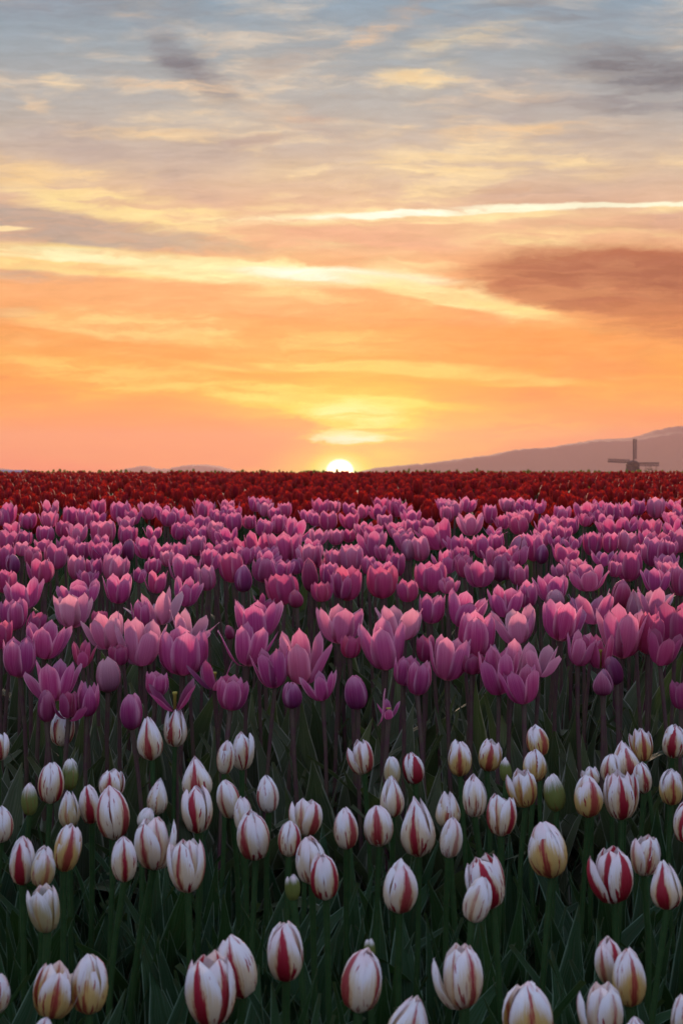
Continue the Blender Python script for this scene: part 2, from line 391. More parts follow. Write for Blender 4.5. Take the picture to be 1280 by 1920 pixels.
M_WHITE, M_PINK, M_RED = mat_white(), mat_pink(), mat_red()
M_LEAF = mat_leaf('green_leaf', (16, 44, 22), (30, 62, 28), (120, 146, 124))
M_GLEAF = mat_leaf('grey_green_leaf', (48, 60, 42), (68, 78, 52), (150, 152, 138))
M_STEMG = mat_plain('green_stem', (38, 64, 32), 0.5, 0.6, (54, 78, 40), 30, 0.15)
M_STEMP = mat_plain('purple_stem', (82, 50, 60), 0.5, 0.7, (86, 82, 58), 14, 0.15)
M_PISTIL = mat_plain('yellow_pistil', (150, 138, 60), 0.6)
M_SOIL = mat_plain('soil', (52, 42, 34), 0.95, 0.8, (30, 25, 22), 14, 0.1, 0.6)
M_FAR = mat_plain('far_ground', (70, 78, 44), 0.95, 0.8, (92, 84, 56), 0.05, 0.1)
M_HILL = mat_plain('forested_hill', (58, 62, 48), 0.95, 0.8, (44, 50, 40), 0.03, 0.1)
M_TIMBER = mat_plain('dark_timber', (30, 30, 38), 0.8, 0.5, (22, 22, 28), 1.5, 0.15)
M_THATCH = mat_plain('cap_boards', (38, 36, 44), 0.8, 0.5, (28, 27, 34), 2.0, 0.15)
M_LATTICE = mat_plain('sail_lattice', (58, 52, 60), 0.8, 0.4, (48, 44, 52), 2.0, 0.15)
M_BLUE = mat_plain('blue_roof', (70, 92, 132), 0.6, 0.4, (90, 108, 140), 0.3, 0.3)
M_GREENBUD = mat_leaf('green_bud', (132, 126, 40), (150, 136, 48), (168, 152, 70), 0.35)
M_BARK = mat_plain('bark', (62, 52, 46), 0.9, 0.5, (48, 42, 38), 3.0, 0.1)

# ------------------------------------------------------------------ mesh helpers
def mesh_from(name, verts, faces, uvs=None, mats=(), midx=None, smooth=True):
    me = bpy.data.meshes.new(name)
    me.from_pydata([tuple(map(float, p)) for p in verts], [], faces)
    if uvs is not None:
        lay = me.uv_layers.new(name='UVMap')
        li = np.empty(len(me.loops), dtype=np.int32); me.loops.foreach_get('vertex_index', li)
        lay.data.foreach_set('uv', np.asarray(uvs, dtype=np.float32)[li].ravel())
    for m in mats: me.materials.append(m)
    if midx is not None: me.polygons.foreach_set('material_index', np.asarray(midx, dtype=np.int32))
    if smooth: me.polygons.foreach_set('use_smooth', np.ones(len(me.polygons), dtype=bool))
    me.update()
    return me

def link(name, me, parent=None, mat=None):
    o = bpy.data.objects.new(name, me); COL.objects.link(o)
    if parent is not None: o.parent = parent
    if mat is not None: o.matrix_basis = mat
    return o

def empty(name, loc):
    o = bpy.data.objects.new(name, None); COL.objects.link(o)
    o.empty_display_size = 0.05; o.location = loc
    return o

def tag(o, label=None, cat=None, group=None, kind=None):
    if label: o['label'] = label
    if cat: o['category'] = cat
    if group: o['group'] = group
    if kind: o['kind'] = kind
    return o

class MB:
    """collects boxes, prisms and tubes into one mesh"""
    def __init__(self): self.v = []; self.f = []
    def add(self, vs, fs):
        b = len(self.v); self.v += [tuple(p) for p in vs]; self.f += [tuple(i + b for i in q) for q in fs]
    def box(self, c, s, M=None):
        x, y, z = (k / 2 for k in s)
        vs = [Vector((c[0] + a * x, c[1] + b * y, c[2] + d * z)) for a in (-1, 1) for b in (-1, 1) for d in (-1, 1)]
        if M is not None: vs = [M @ p for p in vs]
        self.add(vs, [(0, 1, 3, 2), (4, 6, 7, 5), (0, 4, 5, 1), (2, 3, 7, 6), (0, 2, 6, 4), (1, 5, 7, 3)])
    def rings(self, rings, cap=True):
        n = len(rings[0]); vs = [p for r in rings for p in r]; fs = []
        for k in range(len(rings) - 1):
            for i in range(n):
                j = (i + 1) % n
                fs.append((k * n + i, k * n + j, (k + 1) * n + j, (k + 1) * n + i))
        if cap:
            fs.append(tuple(range(n))[::-1]); fs.append(tuple((len(rings) - 1) * n + i for i in range(n)))
        self.add(vs, fs)
    def build(self, name, mat, parent=None, smooth=False):
        return link(name, mesh_from(name, self.v, self.f, None, [mat], None, smooth), parent)

# ------------------------------------------------------------------ lie of the land
GD = [-60, 0, 2.45, 2.9, 3.6, 4.5, 5.5, 7.0, 12, 20, 31, 36, 60, 150, 330, 6000]
GZ = [0, 0, 0, 0.05, 0.12, 0.20, 0.27, 0.315, 0.38, 0.44, 0.475, 0.46, -0.6, -3.6, -6.0, -6.0]
def ground(d): return float(np.interp(d, GD, GZ))

def at(px, py, d):
    return Vector(((px - 640.0) * d / F, d, EYE - (py - HOR) * d / F))

ys = [-60, -20, -6, -1, 0.5, 1.2, 1.8, 2.45, 2.9, 3.6, 4.5, 5.5, 7, 9, 12, 16, 20, 25, 31, 36, 45, 60, 90, 150, 230, 330, 600, 1000, 1480]
xs = [-1450, -900, -300, -80, -25, -8, -4, -2, -1, 0, 1, 2, 4, 8, 25, 80, 300, 900, 1450]
gv = [(x, y, ground(y)) for y in ys for x in xs]
nx = len(xs)
gf = [(j * nx + i, j * nx + i + 1, (j + 1) * nx + i + 1, (j + 1) * nx + i) for j in range(len(ys) - 1) for i in range(nx - 1)]
cut = ys.index(36)
gm = [0 if j < cut else 1 for j in range(len(ys) - 1) for i in range(nx - 1)]
tag(link('ground', mesh_from('ground', gv, gf, None, [M_SOIL, M_FAR], gm, True)), 'dark soil of the flower field running to the flat horizon', None, None, 'structure')

# ------------------------------------------------------------------ hills
def hill(name, dist, depth, profile, label, base=-7.0, seed=1, mat=None):
    """a wooded ridge: heights along its crest taken from PROFILE (pixel column, pixel row), sloping down front and back"""
    r = np.random.default_rng(seed)
    px = np.array([p[0] for p in profile], float); py = np.array([p[1] for p in profile], float)
    n = 150
    cx = np.linspace(px[0], px[-1], n)
    h = np.interp(cx, px, py)
    k = np.array([1, 2, 3, 2, 1]) / 9.0
    h = np.convolve(np.pad(h, 2, mode='edge'), k, 'valid')
    H = EYE + (HOR - h) * dist / F
    H = H + np.cumsum(r.normal(0, 0.05, n)) * 0.25 + r.normal(0, dist * 0.00022, n)
    X = (cx - 640) * dist / F
    t = np.linspace(-1, 1, 25)
    vs = []
    for j, tj in enumerate(t):
        fall = 1 - abs(tj) ** 1.35
        wig = 1 + 0.22 * np.sin(X * 0.021 + 7 * tj) * (1 - fall) * fall * 4
        for i in range(n):
            z = base + (H[i] - base) * max(fall, 0) * (wig[i] if abs(tj) > 0.05 else 1.0)
            z += (r.normal(0, 0.010 * abs(H[i] - base)) if 0.03 < abs(tj) < 0.97 else 0)
            z = min(z, H[i] - abs(tj) * 0.5) if abs(tj) > 0.02 else z
            vs.append((X[i] * (1 + tj * depth / dist * 0.5), dist + tj * depth, z))
    fs = [(j * n + i, j * n + i + 1, (j + 1) * n + i + 1, (j + 1) * n + i) for j in range(24) for i in range(n - 1)]
    return tag(link(name, mesh_from(name, vs, fs, None, [mat or M_HILL], None, True)), label, None, None, 'structure')

hill('hills', 950, 120, [(668, 886), (700, 877), (745, 873), (795, 869), (840, 864), (862, 860), (905, 856), (950, 846), (985, 841), (1035, 839), (1065, 832), (1092, 828),
                         (1125, 823), (1160, 822), (1185, 820), (1212, 811), (1255, 800), (1300, 797), (1380, 792), (1480, 800), (1600, 822), (1720, 860), (1800, 888)],
     'long wooded ridge climbing behind the windmill', seed=3)
hill('hills', 1320, 120, [(205, 889), (232, 880), (255, 876), (275, 873), (300, 879), (318, 879), (345, 872), (378, 870), (410, 873), (440, 881), (460, 889)],
     'pair of faint low hills on the horizon', seed=5)
hill('hills', 1350, 110, [(-160, 889), (-110, 872), (-60, 868), (-20, 874), (20, 881), (40, 889)], 'faint low hill at the far edge of the field', seed=8)

# ------------------------------------------------------------------ windmill
def windmill():
    d = 210.0; s = d / F; q = d / 330.0
    gz = ground(d)
    hub = at(1186.5, 868, d - 3.2 * q)
    root = empty('windmill', (at(1185, 868, d).x, d, gz))
    tag(root, 'small dark windmill with latticed sails standing before the ridge', 'windmill')
    def oc(r, z, n=8): return [Vector((r * math.cos((i + .5) * math.tau / n), r * math.sin((i + .5) * math.tau / n), z)) for i in range(n)]
    top = hub.z - 0.55 * q - gz
    m = MB(); m.rings([oc(2.6 * q, 0), oc(2.05 * q, top * 0.45), oc(1.52 * q, top)]); m.build('tower', M_TIMBER, root)
    m = MB(); m.rings([oc(2.75 * q, top * 0.44), oc(2.75 * q, top * 0.44 + 0.12)]); m.build('gallery', M_THATCH, root)
    for i in range(3):
        w = MB(); w.box(((-0.5 + 0.5 * i) * q, (-1.75 + 0.01 * i) * q, top * 0.72), (0.28 * q, 0.1, 0.45 * q)); w.build('window', M_LATTICE, root)
    # boat-shaped cap
    m = MB()
    rings = []
    for tt, wv, hv in ((-1, 0.9, 0.55), (-0.7, 1.35, 0.95), (-0.2, 1.62, 1.2), (0.4, 1.5, 1.1), (0.8, 1.1, 0.8), (1, 0.6, 0.45)):
        rings.append([Vector((wv * q * math.cos(a), tt * 2.1 * q, top + 0.02 + hv * q * math.sin(a))) for a in np.linspace(math.pi, 0, 7)])
    m.rings(rings); m.build('cap', M_THATCH, root, True)
    hl = Vector((hub.x - root.location.x, hub.y - d, hub.z - gz))
    m = MB(); m.rings([[Vector((hl.x + .17 * q * math.cos(a), hl.y + yy * q, hl.z + .17 * q * math.sin(a))) for a in np.linspace(0, math.tau, 9)[:-1]] for yy in (-0.35, 1.6)])
    m.build('windshaft', M_TIMBER, root)
    L = 45 * s
    for k in range(4):
        Mx = Matrix.Translation(hl) @ Matrix.Rotation(R(90 * k + (2.5 if k == 3 else 0)), 4, 'Y')
        LL = L if k in (0, 2) else L * 1.06
        sp = MB(); sp.box((0, -0.05 * q, LL / 2), (0.22 * q, 0.16 * q, LL), Mx)
        sail = sp.build('sail', M_TIMBER, root)
        lt = MB()
        w = 0.62 * q
        for z in np.linspace(LL * 0.16, LL * 0.985, 22): lt.box((w / 2 + 0.1 * q, -0.02, z), (w, 0.05, 0.075 * q), Mx)
        for xo in np.linspace(0.24 * q, w + 0.1 * q, 4): lt.box((xo, -0.07, LL * 0.575), (0.075 * q, 0.045, LL * 0.83), Mx)
        lt.build('lattice', M_LATTICE, sail)
windmill()

# a bare bush beside the mill
def bush(px, py, d, w, h, label):
    gz = ground(d); p = at(px, py, d)
    root = empty('bush', (p.x, d, gz)); tag(root, label, 'bush')
    H = p.z - gz
    tr = MB(); cr = []
    for i in range(16):
        a = random.uniform(0, math.tau); r = random.uniform(0.1, 1) * w / 2
        a0 = Vector((0, 0, 0)); a1 = Vector((r * math.cos(a), r * math.sin(a), H * random.uniform(0.72, 1.0)))
        q = [Vector((0.06, 0, 0)), Vector((-0.04, 0.05, 0)), Vector((-0.04, -0.05, 0))]
        tr.rings([[a0 + v for v in q], [a0.lerp(a1, .6) + v * .7 + Vector((0, 0, .2)) for v in q], [a1 + v * .3 for v in q]])
    tr.build('trunk', M_BARK, root)
    c = MB()
    for i in range(320):
        a = random.uniform(0, math.tau); r = math.sqrt(random.random()) * w / 2
        z = H * random.uniform(0.55, 1.0) * (1 - 0.25 * (r / (w / 2)) ** 2)
        o = Vector((r * math.cos(a), r * math.sin(a), z)); e = Euler((random.uniform(0, 6), random.uniform(0, 6), random.uniform(0, 6))).to_matrix()
        t = random.uniform(0.08, 0.2)
        c.add([o + e @ Vector((-t, 0, 0)), o + e @ Vector((t, -t * .4, 0)), o + e @ Vector((t * .3, t, 0))], [(0, 1, 2)])
    c.build('crown', M_FAR, root)
bush(1217, 871, 217, 2.2, 2, 'thin bush growing just behind the windmill sail')

# low blue-roofed shed at the far edge
def shed():
    d = 250.0
    p = at(18, 884, d); gz = ground(d)
    root = empty('shed', (p.x, d, gz)); tag(root, 'long low bluish shed roof showing past the field edge', 'shed')
    h = p.z - gz
    w = MB(); w.box((0, 0, (h - .1) / 2), (6.2, 5.0, h - .1)); w.build('wall', M_TIMBER, root)
    r = MB(); r.add([(-3.4, -2.8, h - .1), (3.4, -2.8, h - .1), (3.4, 2.8, h - .1), (-3.4, 2.8, h - .1), (-3.4, 0, h + .25), (3.4, 0, h + .25)],
                    [(0, 1, 5, 4), (2, 3, 4, 5), (0, 4, 3), (1, 2, 5), (3, 2, 1, 0)])
    r.build('roof', M_BLUE, root)
shed()

# ------------------------------------------------------------------ petals, stems, leaves (each mesh is shared by many flowers)
FORMS = {   # v, midrib radius, height, half width -- all for a flower 1 high
    'egg':  ([0, .08, .2, .38, .55, .72, .87, .96, 1], [.05, .19, .29, .345, .345, .30, .21, .12, .05], [0, .05, .16, .36, .55, .73, .88, .97, 1.0], [.06, .18, .32, .41, .41, .355, .26, .16, .05]),
    'tip':  ([0, .08, .2, .38, .55, .72, .87, .96, 1], [.05, .19, .30, .355, .33, .25, .15, .08, .03], [0, .05, .15, .34, .53, .72, .88, .97, 1.02], [.06, .18, .33, .42, .38, .29, .18, .10, .025]),
    'half': ([0, .08, .2, .38, .55, .72, .87, .96, 1], [.05, .19, .30, .37, .385, .36, .29, .235, .20], [0, .05, .15, .35, .54, .73, .88, .97, 1.0], [.06, .18, .32, .41, .41, .36, .265, .16, .04]),
    'cup':  ([0, .08, .2, .38, .55, .72, .87, .96, 1], [.05, .20, .33, .425, .45, .445, .42, .40, .385], [0, .04, .14, .33, .53, .73, .88, .97, 1.0], [.06, .16, .28, .36, .37, .335, .25, .15, .03]),
    'open': ([0, .08, .2, .38, .55, .72, .87, .96, 1], [.05, .20, .34, .45, .51, .555, .58, .59, .595], [0, .04, .13, .31, .51, .72, .88, .97, 1.0], [.06, .16, .28, .365, .375, .335, .245, .145, .025]),
    'wide': ([0, .08, .2, .38, .55, .72, .87, .96, 1], [.05, .20, .36, .53, .65, .755, .84, .90, .93], [0, .04, .12, .29, .48, .68, .84, .93, .97], [.06, .17, .30, .39, .39, .34, .24, .14, .025]),
}
HALFW = {'egg': .36, 'half': .40, 'tip': .37, 'cup': .45, 'open': .56, 'wide': .80}

def petal_mesh(form, inner, seed, mat, nu=7, nv=9, wav=1.0):
    r = np.random.default_rng(seed)
    V, RH, ZZ, WW = (np.array(a, float) for a in FORMS[form])
    vv = np.linspace(0, 1, nv) ** 0.93
    vv[-1] = 1.0
    rho = np.interp(vv, V, RH); z = np.interp(vv, V, ZZ); w = np.interp(vv, V, WW)
    if form in ('cup', 'open', 'wide'): w = w * 0.87
    if inner:
        rho = rho * .90; z = z * 1.03; w = w * .92
    ph = r.uniform(0, 6.28, 4)
    curl = r.uniform(-0.02, 0.035); skew = r.uniform(-.05, .05)
    uu = np.linspace(-1, 1, nu)
    vs, uv = [], []
    for j in range(nv):
        rc = max(rho[j], w[j] * (0.72 if form in ('egg', 'tip', 'half') else 0.80), .03)
        if form in ('open', 'wide'): rc = max(rc, w[j] * 1.0)
        for u in uu:
            e = u * (1 + 0.05 * math.sin(3 * vv[j] * 3.14 + ph[0] * np.sign(u)))
            s = e * w[j] / rc
            x = rc * math.sin(s); y = rho[j] - rc * (1 - math.cos(s))
            # wavy margin, a crease at the midrib, a flaring or incurved tip
            k = abs(u) ** 2 * vv[j]
            y += (0.0 if inner else 0.035) * abs(u) ** 3 * min(1, vv[j] * 2) * (1 - vv[j] * .4)
            y -= 0.018 * math.exp(-(u / .15) ** 2) * math.sin(math.pi * min(vv[j] * 1.1, 1))
            y += wav * 0.022 * k * math.sin(vv[j] * 7 + ph[1] + u) + curl * vv[j] ** 3 - 0.012 * math.exp(-(u / .18) ** 2) * (1 - vv[j])
            zz = z[j] - 0.05 * k * 0.6 + wav * 0.012 * k * math.sin(9 * u + ph[2])
            x += skew * vv[j] ** 2 * .5
            vs.append((x, -y, zz)); uv.append((u * .5 + .5, vv[j]))
    fs = [(j * nu + i, j * nu + i + 1, (j + 1) * nu + i + 1, (j + 1) * nu + i) for j in range(nv - 1) for i in range(nu - 1)]
    return mesh_from('petal', vs, fs, uv, [mat])

PET = {}
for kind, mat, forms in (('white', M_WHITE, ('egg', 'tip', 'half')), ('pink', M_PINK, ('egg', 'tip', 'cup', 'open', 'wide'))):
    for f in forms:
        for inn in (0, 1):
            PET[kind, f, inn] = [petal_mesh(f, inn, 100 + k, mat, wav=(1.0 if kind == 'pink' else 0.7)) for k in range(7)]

def stem_mesh(mat, bend, seed):
    r = np.random.default_rng(seed); n = 6; m = 7
    vs, uv = [], []
    a0 = r.uniform(0, 6.28); a1 = r.uniform(0, 6.28)
    for j in range(m):
        t = j / (m - 1); o = bend * math.sin(math.pi * t); q = bend * .4 * math.sin(2 * math.pi * t)
        rad = 0.0052 - 0.0014 * t + (0.0012 if j == m - 1 else 0)
        for i in range(n):
            a = i * math.tau / n
            vs.append((rad * math.cos(a) + o * math.cos(a0) + q * math.cos(a1), rad * math.sin(a) + o * math.sin(a0) + q * math.sin(a1), t)); uv.append((i / n, t))
    fs = [(j * n + i, j * n + (i + 1) % n, (j + 1) * n + (i + 1) % n, (j + 1) * n + i) for j in range(m - 1) for i in range(n)]
    return mesh_from('stem', vs, fs, uv, [mat])
STEM = {k: [stem_mesh(m, b, 7 + i) for i, b in enumerate((0.004, 0.008, 0.012, 0.016, 0.006))] for k, m in (('white', M_STEMG), ('pink', M_STEMP))}

def leaf_arrays(seed, a0, a1, width, twist=0.0, nv=9):
    """a lance-shaped folded blade 1 long, rising from the origin and arching towards -y"""
    r = np.random.default_rng(seed)
    vs, uv = [], []
    p = np.array([0.0, 0.0]); prev = 0
    for j in range(nv):
        t = j / (nv - 1)
        th = a0 + (a1 - a0) * t ** 1.6
        if j: p = p + (t - prev) * np.array([math.sin(th), math.cos(th)])
        prev = t
        w = width * (math.sin(math.pi * min(1, t * .80 + .16)) ** 0.8) * (1 - t ** 5) + 0.002
        tw = twist * t
        fold = 0.24 * (1 - .5 * t)
        nrm = np.array([math.cos(th), -math.sin(th)])
        for u in (-1, 0, 1):
            wob = 0.012 * math.sin(8 * t + seed * 1.7 + u * 1.3) * abs(u)
            x = u * w * math.cos(tw); off = abs(u) * w * fold + u * w * math.sin(tw) + wob
            # towards -y means arching out; the fold opens upwards
            yy = -(p[0]) + off * nrm[0] * 1.0; zz = p[1] + off * -nrm[1] * 0.4
            vs.append((x, yy, zz)); uv.append((u * .5 + .5, t))
    fs = [(j * 3 + i, j * 3 + i + 1, (j + 1) * 3 + i + 1, (j + 1) * 3 + i) for j in range(nv - 1) for i in range(2)]
    return np.array(vs), fs, np.array(uv)
LEAFA = [leaf_arrays(s, a, b, w, tw) for s, (a, b, w, tw) in enumerate(((.08, .40, .062, .3), (.14, .65, .072, -.4), (.05, .25, .056, .6), (.20, 1.0, .076, .2), (.10, .5, .084, -.7), (.28, 1.7, .066, .4)))]
LEAF = {k: [mesh_from('leaf', v, f, uv, [m]) for v, f, uv in LEAFA] for k, m in (('white', M_LEAF), ('pink', M_GLEAF))}

# ------------------------------------------------------------------ one tulip
def make_tulip(name, kind, head, width, height, form, rot, label, group, color=(0, 0, 0), lean=None, missing=(), spread=1.0, leaves=3, loose=0):
    """HEAD: the point where the bloom sits on its stem; the root stands on the ground under it"""
    if kind == 'white' and form == 'cup':
        form = 'half'; loose = random.choice((2, 6, 3, 5))
    elif kind == 'white' and random.random() < .22: loose = random.choice((2, 6))
    d = head.y
    gz = ground(d)
    sway = Vector((random.gauss(0, .022), random.gauss(0, .015), 0))
    root = empty(name, (head.x - sway.x, head.y - sway.y, gz - 0.01))
    tag(root, label, 'tulip', group)
    hl = head - root.location
    if lean is None: lean = (random.gauss(0, 5), random.gauss(0, 5))
    L = hl.length
    q = Vector((0, 0, 1)).rotation_difference(hl.normalized()).to_matrix().to_4x4()
    link('stem', random.choice(STEM[kind]), root, q @ Matrix.Rotation(random.uniform(0, 6.28), 4, 'Z') @ Matrix.Diagonal((1, 1, L, 1)))
    T = Matrix.Translation(hl - Vector((0, 0, 0.003))) @ Matrix.Rotation(R(lean[0]), 4, 'Y') @ Matrix.Rotation(R(lean[1]), 4, 'X')
    sx = width / (2 * HALFW[form]); sz = height
    sx = min(max(sx, sz * .74), sz * 1.3)
    for k in range(6):
        if k in missing: continue
        inn = k % 2
        me = random.choice(PET[kind, form, inn])
        a = rot + 60 * k + random.gauss(0, 4)
        tilt = (random.gauss(0, 2.4) + (1.0 if not inn else -1.0)) * spread
        if loose and k == loose - 1: tilt += random.uniform(9, 15)
        if spread > 1.5 and random.random() < .35: tilt += random.uniform(6, 24)
        b = T @ Matrix.Rotation(R(a), 4, 'Z') @ Matrix.Rotation(R(tilt), 4, 'X') @ Matrix.Diagonal((sx, sx, sz * random.uniform(.95, 1.04), 1))
        o = link('petal', me, root, b)
        if kind == 'white':
            o.color = (color[0] * (1.0 if not inn else .75), color[1], color[2], 1)
        else:
            o.color = (color[0] * random.uniform(.6, 1.2), color[1], color[2], 1)
    if missing:
        pm = MB(); pm.rings([[Vector((hl.x + r * math.cos(a), hl.y + r * math.sin(a), hl.z + z)) for a in np.linspace(0, math.tau, 7)[:-1]] for r, z in ((.003, 0), (.0035, height * .45), (.005, height * .48), (.0045, height * .54))])
        pm.build('pistil', M_PISTIL, root, True)
    a = random.uniform(0, 360)
    for k in range(leaves):
        if kind == 'white':
            ln = random.uniform(.24, .40); me = LEAF[kind][random.choice((0, 0, 1, 2, 2, 3, 4))]
        else:
            ln = random.uniform(.30, .48); me = LEAF[kind][random.choice((0, 1, 2, 3, 4, 4, 5))]
        ln = min(ln, hl.z * .92)
        b = Matrix.Translation((0, 0, random.uniform(0, .03))) @ Matrix.Rotation(R(a + random.gauss(0, 25)), 4, 'Z') @ Matrix.Rotation(R(random.uniform(-4, 8)), 4, 'X') @ Matrix.Diagonal((ln * (random.uniform(.95, 1.35) if kind == 'white' else random.uniform(1.2, 1.8)), ln, ln, 1))
        link('leaf', me, root, b)
        a += 360 / leaves
    return root

